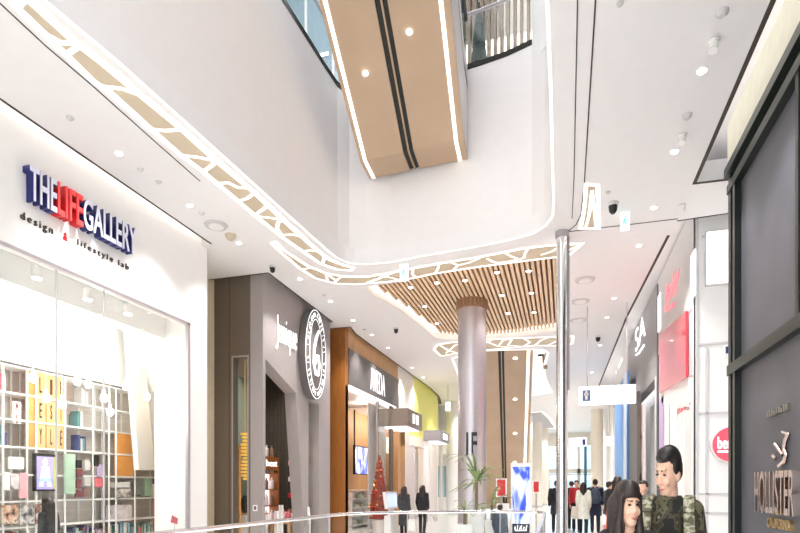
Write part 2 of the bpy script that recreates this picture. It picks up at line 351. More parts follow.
for i in range(8):
    for k in range(6): wb.box(-11.6+2*i, -10.2+2*i, 65.95, 66, .6+2.4*k, 2.2+2.4*k)
wb.build('window_grid', mat('blue_windows', S(190,216,230), .3), bl)
# ---- atrium walls (upper floor edge around the void)
TOP = 9.4
def wallrun(name, pts, z0, z1, m, off=.25):
    P = [V((p[0], p[1], 0)) for p in pts]; b = MB(); o = []
    for i in range(len(P)):
        a = P[max(0, i-1)]; c = P[min(len(P)-1, i+1)]; d = (c-a).normalized(); o.append(P[i]+V((-d.y, d.x, 0))*off)
    for i in range(len(P)-1):
        b.prism([P[i]+V((0,0,z0)), P[i+1]+V((0,0,z0)), o[i+1]+V((0,0,z0)), o[i]+V((0,0,z0))], (0,0,z1-z0))
    bmesh.ops.remove_doubles(b.b, verts=b.b.verts, dist=1e-4)
    return b.build(name, m, smooth=True)
k_open = 13
struct(wallrun('wall_atrium', VOID[:k_open+1], H+.3, TOP, W['fascia']))
struct(wallrun('wall_atrium_right', VOID[k_open:-1]+[V((-.17,-5,H))], H+.3, 16, W['fascia']))
def ofs(pts, d):
    P = [V((p[0], p[1], 0)) for p in pts]; o = []
    for i in range(len(P)):
        a = P[max(0, i-1)]; c = P[min(len(P)-1, i+1)]; t = (c-a).normalized(); o.append(P[i]+V((-t.y, t.x, 0))*d)
    return o
edge = VOID[:k_open+1]
struct(MB().ribbon([p+V((0,0,TOP+.06)) for p in ofs(edge, .06)], .14, .1).build('gap_shade_13', W['dark']))
up = [(-4.6,-5)]+[tuple(p[:2]) for p in ofs(edge,.05)]+[(-.3,9.9),(3.6,9.9),(3.6,20),(-12,20),(-12,-5)]
struct(slab('floor_upper', up, [], TOP-.35, TOP-.02, W['ceil']))
struct(slab('ceiling_upper', [(-4.9,-5),(-4.7,10.4),(-3.8,11.2),(-.4,10.9),(3.6,10.9),(3.6,20),(-12,20),(-12,-5)], [], 16.6, 16.8, W['ceil']))
g = thing('glass_balustrade', 'glass balustrade with metal handrail on the upper floor edge above the atrium', 'balustrade', (-2, 10.6, TOP))
def gl(run, z0, z1, off, name, par):
    b = MB(); P = ofs(run, off)
    for a, c in zip(P, P[1:]): b.prism([a+V((0,0,z0)), c+V((0,0,z0)), c+V((0,0,z1)), a+V((0,0,z1))], (c-a).cross(V((0,0,1))).normalized()*.012)
    b.build(name, W['glass'], par)
gl(edge, TOP, TOP+1.05, .08, 'glass_panel', g)
MB().path([p+V((0,0,TOP+1.08)) for p in ofs(edge, .09)], .03, 8).build('handrail', W['steel'], g)
# back wall of the upper floor with vertical slats
struct(MB().box(-12, 3.6, 15.0, 15.2, TOP, 16.6).build('wall_upper', W['cream']))
sl = MB()
for i in range(46):
    x = -5+.17*i; sl.box(x, x+.07, 14.75, 14.99, TOP, 16.2)
ss = sl.build('slatted_wall_screen', mat('brown_slats', S(96, 80, 66), .5)); tag(ss, 'tall brown vertical slat screen on the upper floor behind the glass balustrade', 'slat screen')
lt = MB()
for i in range(46):
    x = -5+.17*i+.1; lt.box(x, x+.035, 14.95, 14.99, TOP, 13.35)
tag(lt.build('slat_light', W['ledw']), 'warm light strips glowing between the brown slats of the upper floor screen', 'wall light')
struct(MB().box(-12, -11.8, -5, 20, TOP, 16.6).build('wall_upper_left', W['cream']))
bk = thing('upper_shop_window', 'blue grey shop window on the upper floor back wall left of the escalator', 'shop window', (-8, 14.8, TOP))
MB().box(-11.5, -4.9, 14.7, 14.9, TOP, 16.3).build('glazing', mat('blue_grey_glazing', S(128,148,158), .3), bk)
mb = MB()
for i in range(8): mb.box(-11.4+.85*i, -11.33+.85*i, 14.66, 14.7, TOP, 16.3)
mb.build('mullions', W['lgrey'], bk)
for i in range(3): MB().box(-7.9+.9*i, -7.3+.9*i, 14.64, 14.66, 13.2+.5*i, 13.3+.5*i).build('light_bar', W['sign'], bk)
uw = MB()
for i in range(9):
    y = -2+1.8*i; uw.box(-9.0, -8.9, y, y+1.5, TOP, 14.4)
tag(uw.build('storefront', mat('blue_grey_shop_glass', S(120, 140, 150), .15)), 'blue grey glazed shop front on the upper floor left of the escalator', 'shop front')
lt = MB()
for i in range(7): lt.box(-7.6, -6.2, .5+1.9*i, .62+1.9*i, 14.54, 14.6)
tag(lt.build('ceiling_light_bars', W['sign']), 'thin white light bars in the upper floor ceiling left of the escalator', 'ceiling light')
t = thing('conifer', 'narrow dark green conifer on the upper floor behind the glass balustrade', 'tree', (0, 0, 0))
c = aD(479, 58, 11.3); c.z = TOP; t.location = c; LOC[t.name] = c
b = MB(); b.lathe(c+V((0,0,.25)), [(.2,0),(.17,.3),(.18,.32),(.13,.7),(.14,.72),(.09,1.1),(.1,1.12),(.02,1.6)], 12); b.build('foliage', mat('dark_conifer', S(40,54,50), .8, var=.3, vs=20), t)
MB().lathe(c, [(.13,0),(.16,.28)], 12).build('pot', W['lgrey'], t)
# upper solid walls near the camera side so that the sky only enters from above
# ================================================================== SLATTED CEILING OVER THE BRIDGE
t = thing('slatted_ceiling_panel', 'oak slatted ceiling panel above the bridge behind the column', 'ceiling panel', (-2.2, 14.5, H))
def clip(poly, x):     # y ranges of a polygon along the line X = x
    ys = []
    for a, b in zip(poly, poly[1:]+poly[:1]):
        if (a[0]-x)*(b[0]-x) < 0: ys.append(a[1]+(b[1]-a[1])*(x-a[0])/(b[0]-a[0]))
    ys.sort(); return list(zip(ys[::2], ys[1::2]))
PL = [tuple(p[:2]) for p in SL]; PC = [(p[0]+(.2 if i >= 9 or i == 0 else 0), p[1]) for i, p in enumerate(PL)]; b = MB(); x = -4.18
while x < -.14:
    for y0, y1 in clip(PC, x): b.box(x, x+.062, y0+.02, y1-.4 if y1 > 15.5 else y1-.02, 6.04, 6.15)
    x += .107
b.build('slats', W['slat'], t)
slab('backing', PL, [], 6.28, 6.3, W['slatback'], t)
e = MB(); P = [V((p[0]+(.08 if i >= 9 or i == 0 else 0), p[1]-(.1 if 6 <= i < 11 else 0), 6.2)) for i, p in enumerate(SL)]
e.ribbon(P[6:]+P[:1], .12, .03); e.build('edge_light', W['ledw'], t)
# ================================================================== LIGHT PATTERNS IN THE CEILING
def pattern(name, label, outer, inner, bars, w=.1, close=True, wb=None, z=H-.004, loc=None, panel=True):
    lo = z6([outer[len(outer)//2]])[0]
    t = thing(name, label, 'ceiling light', lo, 'branching light patterns in the ceiling')
    oo, ii = z6(outer), z6(inner)
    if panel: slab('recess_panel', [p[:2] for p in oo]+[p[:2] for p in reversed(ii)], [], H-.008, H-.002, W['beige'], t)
    b = MB(); dz = V((0,0,-.006))
    if close: b.ribbon([p+dz for p in oo+ii[::-1]], w, .004, True)
    else: b.ribbon([p+dz for p in oo], w, .004); b.ribbon([p+dz for p in ii], w, .004)
    b.build('light_tube', W['led'], t)
    for br in bars: MB().ribbon([p+dz*.9 for p in z6(br)], wb or w*.8, .004).build('branch_tube', W['led'], t)
    return t
pattern('ceiling_light', 'long straight cell patterned light strip in the ceiling along the left void edge',
  [(16.5,6),(45,33),(93,80),(109.5,90.5),(150,127.5),(180,153.7),(202.5,170.5),(240,202),(256.5,216),(282,236.5),(303,251),(321,263.5),(337.5,269),(351,270)],
  [(24,-3),(32,2.3),(73.5,40.5),(99,60),(139.5,94),(180,127.5),(214.5,159),(253.5,191.5),(283.5,220),(300,235),(318,250.8),(330,259.8),(345,265.5),(353,267.5)],
  [[(45,33),(62,42),(75,42)],[(66,54),(78,46)],[(105,86),(122,88),(139.5,94)],[(151,128.5),(165,130),(183,129)],[(184.5,155),(200,157),(214.5,160)],[(205,170),(213,164),(215,160)],
   [(219,183),(228,182),(238,187),(247,187.5)],[(240,200),(247,198),(253.5,193)],[(256,214),(264,208),(267,205)],[(257,216),(268,217),(280,219)],[(281,234),(277,228),(278,222),(283,220)],[(283.5,234.5),(292,234),(301,236)],[(303,250.7),(310,250),(318,251)],[(322,263.5),(324.5,257.5),(321,251.5)]], .075)
pattern('ceiling_light', 'curved branching light strip in the ceiling wrapping the void corner above the slatted ceiling',
  [(272,243),(280,251),(300,268),(315,277.7),(334.5,283),(354,284),(375,282.3),(400,280.3),(435,273),(480,266.2),(520,261),(556,256.6),(570,254)],
  [(276,242),(283,249.5),(307.5,265.7),(325.5,273),(345,276.5),(367.5,276.5),(390,272.7),(411,268.5),(438,263.5),(480,256.7),(526,247.7),(556,244.7),(582,243.5)],
  [[(302,269),(310,267.5),(319,269.5)],[(328,281),(327,278),(326,274)],[(327,274),(336,280),(342,276.3)],[(334,282),(338,279.5)],[(367,282.3),(378,279),(387,273.5)],[(368,282),(384,276),(396,271.7)],[(379,275),(390,277),(401,280)],[(413,269),(412.5,274),(415.5,276.5)],
   [(435,273),(438,268),(439,264)],[(451,262),(458,265),(453,269.5)],[(458,265),(470,262),(480,257.5)],[(487,258),(493,261.5),(500,263)],[(498,262.5),(512,260.5),(524,257.5)],[(505,252.5),(511,256),(517,258)],[(524,257.5),(525,253),(528,248)],[(541,254.5),(552,251),(558,247)],[(562,255),(570,249),(582,244)]], .06)
pattern('ceiling_light', 'tall narrow loop shaped light in the right ceiling beside the steel pole',
  [(586,184),(585,200),(583,216),(580.6,228)], [(597.5,185),(598,200),(598.5,216),(599,228)], [[(592,190),(589,215),(586,226)],[(592,190),(595,215),(596,226)]], .06)
pattern('ceiling_light', 'oval ring of branching light tubes in the ceiling before the second void',
  [(434,349),(437.5,344.7),(450,342.5),(486,339.5),(515,338),(535,337.5),(560,336.6),(573,336)], [(441,356),(450,354),(468,351.5),(486,349.5),(515,347),(535,345),(560,345.5),(572,343.5)],
  [[(440,345),(448,350),(458,353)],[(446,353),(455,345),(466,341.5)],[(470,351),(480,344),(492,340)],[(486,341),(498,346),(512,347)],[(499,345),(503,340),(512,339)],[(512,339),(508,345),(520,346)],[(524,338.5),(530,342),(524,346)],[(535,345),(541,340),(548,337.5)],[(548,345),(556,341),(570,338)],[(556,337),(562,341),(568,344)]], .07)
def edge_light(label, pts, w=.03, z=H, close=False):
    o = MB().ribbon([V((p[0], p[1], z)) for p in pts], w, .005, close).build('void_edge_light', W['led']); tag(o, label, 'edge light', 'light lines along the ceiling openings'); return o
edge_light('thin continuous light line along the lower edge of the white atrium void', [p for p in ofs(VOID, .02)])
edge_light('thin light line around the second void behind the column', V2, .07, close=True)
edge_light('faint light line around the third void far down the mall', V3, .12, close=True)
# second and third void upper walls
def ring_wall(name, poly, z0, z1, m):
    b = MB(); P = [V((p[0], p[1], 0)) for p in poly]; n = len(P); c = sum(P, V((0,0,0)))/n
    for i in range(n):
        a, d = P[i], P[(i+1) % n]; o1 = a+(a-c).normalized()*.2; o2 = d+(d-c).normalized()*.2
        b.prism([a+V((0,0,z0)), d+V((0,0,z0)), o2+V((0,0,z0)), o1+V((0,0,z0))], (0,0,z1-z0))
    return struct(b.build(name, m))
ring_wall('wall_second_void', V2, H+.3, 10.4, W['fascia']); ring_wall('wall_third_void', V3, H+.3, 8.5, W['fascia'])
struct(slab('ceiling_second_void', [p[:2] for p in ofs(V2,-.1)], [], 10.3, 10.4, W['ceil'])); struct(slab('ceiling_third_void', [p[:2] for p in V3], [], 8.4, 8.5, W['ceil']))
hv = thing('hanging_track_light', 'dark hanging track light in the second void right of the far escalator', 'track light', aD(541, 356, 21))
c = aD(541, 356, 21); MB().box(c.x-.12, c.x+.12, c.y-.04, c.y+.04, c.z, c.z+.06).build('track', W['dark'], hv); MB().tube(c+V((.1,0,0)), c+V((.16,-.1,-.5)), .08).build('lamp_head', W['bronze'], hv); MB().tube(c, c+V((0,0,3.5)), .01).build('cable', W['dark'], hv)

struct(MB().box(4.5, 4.6, 9, 50, 0, 6.6).build('wall_right_back', W['white']))
struct(MB().box(-8.5, -8.4, 10.9, 34, 0, 6.6).build('wall_left_back', W['cream']))
# ================================================================== ESCALATORS
def escalator(name, label, A, B, w_out, dirn, rise, depth, zl, s1, s2, flatlen=None):
    """A,B: left and right light strip corners of the flat landing soffit at its far end (same z); dirn: unit plan direction toward the high end"""
    t = thing(name, label, 'escalator', (A+B)/2)
    d = V((dirn[0], dirn[1], 0)).normalized(); sd = V((B.x-A.x, B.y-A.y, 0)); wd = sd.length; sdn = V((-d.y, d.x, 0)); 
    if sdn.dot(sd) < 0: sdn = -sdn
    tl = math.tan(rise)
    def prof(P, off):     # points along one edge: flat far, flat near, top
        q = P+sdn*off
        return [q, q+d*s1, q+d*(s1+s2)+V((0,0,s2*tl))]
    L, R = prof(A, -w_out), prof(B, w_out)
    hgt = V((0,0,depth))
    def ribbonface(b, E1, E2, dz0, dz1):
        for i in range(2):
            b.prism([E1[i]+V((0,0,dz0)), E2[i]+V((0,0,dz0)), E2[i+1]+V((0,0,dz0)), E1[i+1]+V((0,0,dz0))], (0,0,dz1-dz0))
    mid = lambda f: [L[i]+(R[i]-L[i])*f for i in range(3)]
    b = MB(); ribbonface(b, L, mid(.43), 0, .1); b.build('soffit_panel', W['copper'], t)
    b = MB(); ribbonface(b, mid(.53), R, 0, .1); b.build('soffit_panel', W['copper'], t)
    b = MB(); ribbonface(b, mid(.43), mid(.475), .03, .1); ribbonface(b, mid(.49), mid(.53), .03, .1); b.build('dark_stripe', W['stripe'], t)
    b = MB(); ribbonface(b, mid(.475), mid(.49), .0, .1); b.build('divider', W['bronze'], t)
    for f0, f1 in ((.035, .065), (.915, .945)):
        b = MB(); ribbonface(b, mid(f0), mid(f1), -.012, .02); b.build('light_strip', W['ledw'], t)
    for E1, E2, nm in ((L, mid(.03), 'side_panel'), (mid(.97), R, 'side_panel')):
        b = MB(); ribbonface(b, E1, E2, .1, depth); b.build(nm, W['lgrey'], t)
    b = MB(); ribbonface(b, L, R, depth-.45, depth-.3); b.build('steps', W['dark'], t)
    for E1 in (mid(.02), mid(.98)):
        b = MB()
        for i in range(2): b.prism([E1[i]+hgt, E1[i+1]+hgt, E1[i+1]+hgt+V((0,0,.85)), E1[i]+hgt+V((0,0,.85))], sdn*.012)
        b.build('glass_balustrade', W['glass'], t)
        MB().path([p+hgt+V((0,0,.88)) for p in E1], .045, 8).build('handrail', W['black'], t)
    for k in range(3):      # recessed lamps in the soffit
        for f in (.24, .66):
            p = mid(f)[1]; n = d*(1.2+1.9*k+(0 if f < .5 else .33)); q = p+n+V((0,0,n.length*tl))
            MB().lathe(q+V((0,0,-.02)), [(.04,0),(.04,.03)], 12).build('lamp', W['ledc'], t)
    return t
A, B = aZ(377, 178, 7.66), aZ(459, 160, 7.66); A2, B2 = aZ(364.5, 164, 7.66), aZ(447, 142.5, 7.66)
TL = math.tan(math.radians(30))
def fit_dir(P, px):       # plan direction for which a 30 degree rise from P reaches pixel (px, 0)
    best = None
    for k in range(400):
        s = .5+.01*k; D = (P.z-CH+TL*s)/(HZ/FL); q = O0+ray(px, 0)*D; e = abs((q-P).to_2d().length-s)
        if best is None or e < best[0]: best = (e, (q-P).to_2d()/s)
    return best[1]
d1, d2 = fit_dir(A2, 328), fit_dir(B2, 425.5)
dd = (d1+d2)/2; dd = (dd[0], dd[1])
A.z = B.z = 7.66
escalator('escalator', 'bronze clad escalator underside hanging across the white atrium above', A, B, .16, dd, math.radians(30), 1.75, 0, .62, 5.2)
P, Q = aD(488, 352, 19.6), aD(527, 352, 19.6); P.z = Q.z = 6.3
# far escalator runs the other way round: its low end stands on the floor far off
t2 = thing('escalator', 'bronze clad escalator underside behind the steel column', 'escalator', (-2.2, 28, 0))
def far_escalator(t):
    d = V((-.085, 1, 0)).normalized(); s = V((1, .085, 0)).normalized(); tl = math.tan(math.radians(30))
    p0 = aD(486, 350, 19.6); p0.z = 6.4; Wd = 1.62
    n = V((0, 0, 1)); 
    def pt(f, l, h): return p0+s*(f*Wd)+d*l+V((0, 0, h-l*tl))
    L0, L1 = -3.2, 10.6
    def plank(f0, f1, h0, h1, nm, m):
        b = MB(); b.prism([pt(f0, L0, h0), pt(f1, L0, h0), pt(f1, L0, h1), pt(f0, L0, h1)], pt(f0, L1, h0)-pt(f0, L0, h0)); return b.build(nm, m, t)
    plank(-.35, .25, 0, .1, 'soffit_panel', W['copper']); plank(.38, 1, 0, .1, 'soffit_panel', W['copper'])
    plank(.25, .31, .03, .1, 'dark_stripe', W['stripe']); plank(.33, .38, .03, .1, 'dark_stripe', W['stripe']); plank(.31, .33, 0, .1, 'divider', W['bronze'])
    plank(.87, .93, -.012, .02, 'light_strip', W['ledw']); plank(.97, 1.0, .1, 1.0, 'side_panel', W['bronze']); plank(-.35, -.32, .1, 1.0, 'side_panel', W['bronze']); plank(-.32, .97, .55, .7, 'steps', W['dark'])
    plank(-.34, -.33, 1.0, 1.85, 'glass_balustrade', W['glass']); plank(.98, .99, 1.0, 1.85, 'glass_balustrade', W['glass'])
    for f in (-.335, .985): MB().tube(pt(f, L0, 1.9), pt(f, L1, 1.9), .045, n=8).build('handrail', W['black'], t)
    for k in range(4):
        q = pt(.62, .6+2.0*k, -.02); MB().lathe(q, [(.07,0),(.07,.03)], 12).build('lamp', W['ledc'], t)
far_escalator(t2)
# ================================================================== COLUMN, POLE, RAILING
c = aZ(472, 303, H); c.z = 0
t = thing('steel_column', 'broad round brushed steel column marked 1F under the slatted ceiling', 'column', c)
b = MB(); b.lathe(c, [(.345,0),(.345,5.82)], 40); b.build('shaft', W['steel'], t, smooth=True)
MB().lathe(c+V((0,0,5.82)), [(.36,0),(.36,.48)], 40).build('collar', W['slatback'], t, smooth=True)
b = MB()
for i in range(26):
    a = 2*math.pi*i/26; b.bar(c+V((.37*math.cos(a), .37*math.sin(a), 5.84)), c+V((.37*math.cos(a), .37*math.sin(a), 6.04)), .035, .035)
b.build('collar_slats', W['slatback'], t)
nr = V((-c.x, -c.y, 0)).normalized(); rt = V((-nr.y, nr.x, 0))
zt, zb = aD(471, 432, 13.4).z, aD(471, 455, 13.4).z
pc = c+nr*.35-rt*.02
o = text('floor_number', '1F', W['black'], t, pc-rt*.12, pc+rt*.14, zt, zb, nr, .06, .015, back=-.055); o['label'] = 'dark grey floor number 1F'
c = aZ(562, 232, H); c.z = 0
t = thing('steel_pole', 'slim polished steel pole from floor to ceiling at the void corner', 'pole', c)
MB().lathe(c, [(.1,0),(.1,5.9)], 24).build('shaft', W['chrome'], t, smooth=True)
MB().lathe(c+V((0,0,5.9)), [(.12,0),(.12,.1)], 24).build('collar', W['steel'], t); MB().lathe(c, [(.12,.002),(.12,.06)], 24).build('base', W['steel'], t)
MB().box(c.x+.1, c.x+.13, c.y-.02, c.y+.02, 3.2, 5.9).build('cable_duct', W['grey2'], t)
t = thing('glass_railing', 'glass railing with steel handrail around the opening in the floor', 'railing', (-1.7, 9, 0))
RP = [V((x, y, 0)) for x, y in RAIL]
b = MB(); b.ribbon([p+V((0,0,.12)) for p in RP], .06, .12); b.build('base_shoe', W['steel'], t)
# glass panels split at the bends
segs = [(0,1),(1,2),(2,5),(5,7),(7,9),(9,11),(11,12),(12,13)]
for a, e in segs:
    b = MB()
    for p, q in zip(RP[a:e+1], RP[a+1:e+1]):
        b.prism([p+V((0,0,.12)), q+V((0,0,.12)), q+V((0,0,1.04)), p+V((0,0,1.04))], (q-p).cross(V((0,0,1))).normalized()*.014)
    b.build('glass_panel', W['glass'], t)
MB().path([p+V((0,0,1.08)) for p in RP], .026, 10).build('handrail', W['chrome'], t, smooth=True)
for k in (1, 2, 5, 7, 11, 12):
    MB().tube(RP[k]+V((0,0,.1)), RP[k]+V((0,0,1.06)), .012, n=8).build('post', W['steel'], t)
EXPO = .48
ORD = ['first','second','third','fourth','fifth','sixth','seventh','eighth','ninth','tenth','eleventh','twelfth','thirteenth','fourteenth','fifteenth','sixteenth','seventeenth','eighteenth','nineteenth','twentieth']
# ================================================================== THE WHITE SHOP ON THE LEFT
XL = -6.5
s = thing('shop_sign', 'large navy and red raised shop lettering on the white wall on the left', 'sign', aX(75, 215, XL))
def lwtext(name, st, px0, px1, yt, yb, m, par, X, depth=.06, bold=0, back=0, ref=None, **k):
    """lettering on a wall X = const facing the corridor; yt/yb: letter top/bottom pixel at px0"""
    p = aX(px0, yb, X); q = aX(px1, yb, X); q.z = p.z; zt = aX(px0, yt, X).z
    n = EX if X < 0 else NX
    return text(name, st, m, par, V((X, p.y, 0)), V((X, q.y, 0)), zt, p.z, n, depth, bold, back=back, **k)
for st, a, b_, side in (('THE', 22.5, 49.5, 'navy'), ('LIFE', 50.5, 76, 'red'), ('GALLERY', 76.5, 130, 'navy')):
    p0 = aX(22.5, 200, XL); zt, zb = aX(22.5, 166, XL).z, p0.z
    ya, yb = aX(a, 200, XL).y, aX(b_, 200, XL).y
    o = text('lettering', st, W[side], s, V((XL, ya, 0)), V((XL, yb, 0)), zt, zb, EX, .12, .022, back=.0)
    if side == 'navy':
        text('letter_face', st, W['sign'] if 0 else mat('letter_face_white', S(236,236,250), .4), o, V((XL, ya, 0)), V((XL, yb, 0)), zt, zb, EX, .012, .012, back=.12)
    else:
        text('letter_face', st, mat('letter_face_red', S(238,70,70), .4, emit=S(238,70,70), es=.25), o, V((XL, ya, 0)), V((XL, yb, 0)), zt, zb, EX, .012, .012, back=.12)
z1 = aX(20, 211, XL).z; z0 = aX(20, 218.5, XL).z
s2 = thing('shop_sign', 'small dark spaced lettering under the large navy and red shop lettering', 'sign', aX(75, 235, XL))
for st, a, b_, m in (('design', 20, 52, 'gap'), ('&', 63, 66.5, 'red'), ('lifestyle lab', 77, 128, 'gap')):
    text('lettering', st, W[m], s2, V((XL, aX(a,215,XL).y, 0)), V((XL, aX(b_,215,XL).y, 0)), z1 if st == 'design' else z1+.01, z0-(.03 if st == 'design' else 0), EX, .02, -.006, spacing=1.35)
# --- white lattice shelving along the back wall
XS = -8.35
vy = [aX(px, 450, XS).y for px in (-24, -10, 3, 27, 36, 56, 65, 93, 109, 116, 135, 163)]
hz = [.08, .45, .83, 1.25, 1.68, 2.12, 2.55, 2.97, 3.4]
sh = thing('lattice_shelving', 'tall white lattice shelving along the back wall of the shop on the left', 'shelving', (XS-.15, 7, 0))
y0, y1 = -1, vy[10]
ZR = {}
b = MB()
for z in hz: b.box(XS-.36, XS, y0, vy[11] if z < 1.9 else y1, z-.014, z+.014)
b.build('shelf', W['white'], sh)
b = MB()
yy = list(vy); k = vy[0]-.5
while k > y0: yy.append(k); k -= .5
for y in yy:
    top = 1.9 if y > y1+.05 else 3.41
    for x in (XS-.35, XS-.012): b.box(x, x+.024, y-.012, y+.012, 0, top)
b.build('upright', W['white'], sh)
# --- things standing on it: cells are (y0, y1, shelf)
def cellbox(name, label, cat, px0, px1, yt, yb, m, depth=.2, group=None, x=None, shelf=None):
    X = x if x is not None else (XS+.015+depth if depth <= .05 else XS-.02)
    p, q = aX(px0, yt, X), aX(px1, yb, X); zb = aX((px0+px1)/2, yb, X).z; zt = aX((px0+px1)/2, yt, X).z
    if shelf is not None: zt = hz[shelf]+.014+(zt-zb); zb = hz[shelf]+.014
    o = MB().box(X-depth, X, p.y, q.y, zb, zt).build(name, m); origin(o, (X-depth/2, (p.y+q.y)/2, zb)); return tag(o, label, cat, group)
# LIFESTYLE panels
pnl = {}
XP = XS+.004
rows = [('LIF', 2.97, 3.40), ('EST', 2.55, 2.97), ('YLE', 2.12, 2.55)]
yc = [aX(px, 420, XP).y for px in (36, 47, 57, 66.5)]
ya0 = aX(28, 420, XP).y
lit = thing('letter_panel_wall', 'light orange panels spelling LIFESTYLE in three rows high on the white shelving', 'wall sign', (XP, yc[1], 2.12))
MB().box(XP-.06, XP-.02, ya0, yc[0]-.012, 2.13, 3.39).build('plain_panel', W['gold'], lit)
for st, za, zb in rows:
    for i, ch in enumerate(st):
        o = MB().box(XP-.06, XP-.02, yc[i]+.012, yc[i+1]-.012, za+.015, zb-.015).build('panel', mat('peach_panel', S(228,176,120), .6), lit)
        yl, yr = yc[i]+.08*(1), yc[i+1]-.08
        if ch == 'I': yl = (yl+yr)/2-.02; yr = yl+.04
        text('letter', ch, W['gap'], o, V((XP-.02, yl, 0)), V((XP-.02, yr, 0)), zb-.09, za+.08, EX, .008, .012)
o2 = thing('wood_board', 'double orange wood panel filling two cells at the right end of the shelving', 'panel', (XP, 0, 0))
p, q = aX(117, 433, XP), aX(134, 478, XP)
MB().box(XP-.06, XP-.02, p.y, q.y, 2.14, aX(125,434,XP).z).build('upper_panel', W['gold'], o2); MB().box(XP-.06, XP-.02, p.y, q.y, 1.70, 2.10).build('lower_panel', W['gold'], o2)
# television
tv = thing('television', 'flat television with blue picture mounted in the middle of the shelving', 'television', aX(46, 492, XS))
p, q = aX(35, 453, XS+.03), aX(56.5, 491, XS+.03); X = XS+.03
MB().box(X-.06, X, p.y, q.y, q.z, p.z).build('bezel', W['black'], tv)
MB().box(X, X+.004, p.y+.03, q.y-.06, q.z+.03, p.z-.05).build('screen', mat('violet_screen', S(170,160,236), .3, emit=S(170,160,236), es=.25), tv)
b = MB(); cy = (p.y+q.y)/2-.02; mz = (p.z+q.z)/2; X += .006
b.ell((X, cy, mz+.17), (.004, .05, .07), 10, 6).prism([(X, cy-.1, mz-.15), (X, cy+.1, mz-.15), (X, cy+.07, mz+.1), (X, cy-.07, mz+.1)], (.004,0,0)).prism([(X, cy-.12, mz-.24), (X, cy-.03, mz-.24), (X, cy-.02, mz-.1), (X, cy-.1, mz-.1)], (.004,0,0)).prism([(X, cy+.04, mz-.24), (X, cy+.13, mz-.24), (X, cy+.1, mz-.1), (X, cy+.03, mz-.1)], (.004,0,0))
b.build('picture', mat('pale_blue_picture', S(206,226,246), .3, emit=S(206,226,246), es=.25), tv)
MB().box(XS+.03, XS+.034, q.y-.055, q.y-.012, q.z+.03, p.z-.05).build('green_margin', mat('olive_screen', S(170,176,90), .3, emit=S(170,176,90), es=.5), tv)
lt = lambda n, c, **k: mat(n, S(*c), .55, **k)
G = {'pale grey': lt('c_palegrey', (206,202,198)), 'white': W['white'], 'pink': W['pink'], 'teal': lt('c_teal', (92,140,138)), 'mint': lt('c_mint', (176,204,180)), 'maroon': lt('c_maroon', (128,70,72)), 'black': W['black'],
     'navy': lt('c_navy', (66,76,120)), 'lilac': lt('c_lilac', (190,170,206)), 'red': W['redp'], 'brown': lt('c_brown', (136,106,84)), 'olive': lt('c_olive', (150,150,96)), 'cream': W['cream'], 'sky blue': lt('c_sky', (150,190,220)), 'rose': lt('c_rose', (220,110,120))}
pic = lambda n, cols: tex_mat(n, [S(*c) for c in cols], 'noise', 9, .5, detail=2)
face1 = pic('magazine_face', [(40,34,34),(196,150,120),(232,212,196),(90,70,64)]); face2 = pic('magazine_face_grey', [(40,40,44),(150,146,146),(232,228,226),(70,66,70)])
cellbox('poster', 'white poster on the shelf left of the television', 'poster', 9, 24, 457, 469, W['white'], .02)
cellbox('poster', 'tall white poster with grey corner under the left white poster', 'poster', 3, 10, 472, 490, G['white'], .02)
cellbox('poster', 'grey white print with small dark motif beside the pink board', 'poster', 11, 19.5, 475, 489, pic('print', [(230,226,226),(214,206,208),(120,100,110)]), .02)
cellbox('board', 'pink board on the shelf left of the television', 'board', 20, 28, 473, 498, W['pink'], .03)
cellbox('board', 'pale green board standing right of the television', 'board', 66, 75.5, 454, 494, G['mint'], .05)
cellbox('magazine', 'large brown portrait magazine on the lower shelf at far left', 'magazine', 2, 18, 505, 524, face1, .02)
cellbox('magazine', 'grey portrait magazine beside the brown portrait magazine', 'magazine', 20, 34.5, 505, 524, face2, .02)
cellbox('magazine', 'small brown white magazine left of the girl with dark hair', 'magazine', 36, 43, 504, 524, pic('magazine_small', [(230,220,214),(120,80,70),(200,160,140)]), .02)
cellbox('box', 'white box printed with faint pattern on the lower right shelves', 'box', 116, 132, 505, 521, pic('carton', [(238,232,234),(226,212,216),(206,196,204)]), .25)
cellbox('box', 'small white box on the shelf above the printed carton', 'box', 117, 130, 482, 487.5, W['white'], .2)
cellbox('framed_picture', 'white framed picture leaning near the right end of the shelving', 'picture', 117, 131, 489, 497, pic('frame_pic', [(240,238,236),(206,196,190),(110,96,90)]), .03)
cellbox('lamp_box', 'bright white carton on the right low shelf beside the green book', 'box', 152, 156.5, 484, 496, W['white'], .12)
cellbox('picture_book', 'pale green picture book on the right low shelf', 'book', 145, 151, 477, 496, G['mint'], .1)
cellbox('vase', 'grey green stack on the right low shelf beside the picture book', 'box', 138, 143.5, 478, 494, lt('c_gg', (140,150,140)), .1)
cellbox('book', 'dark blue book at the right end of the low shelving', 'book', 158.5, 162, 476, 490, G['navy'], .15)
cellbox('cloth', 'rose red cloth panel hanging at the right end of the low shelving', 'cloth', 157, 161.5, 498, 531, G['rose'], .1)
for i, (a, e, yt, yb, c) in enumerate([(77,82,460,468,'black'),(77,83,469,477,'maroon'),(77,82,479,488,'maroon'),(76,83,490,497,'maroon'),(85,90,460,470,'pale grey'),(85,91,477,486,'pale grey'),(84,89,488,497,'brown')]):
    cellbox('record_sleeve', '%s cardboard sleeve, %s of the sleeves on the shelf beside the pale green board' % (c, ORD[i]), 'record sleeve', a, e, yt, yb, G[c], .04, 'sleeves beside the green board')
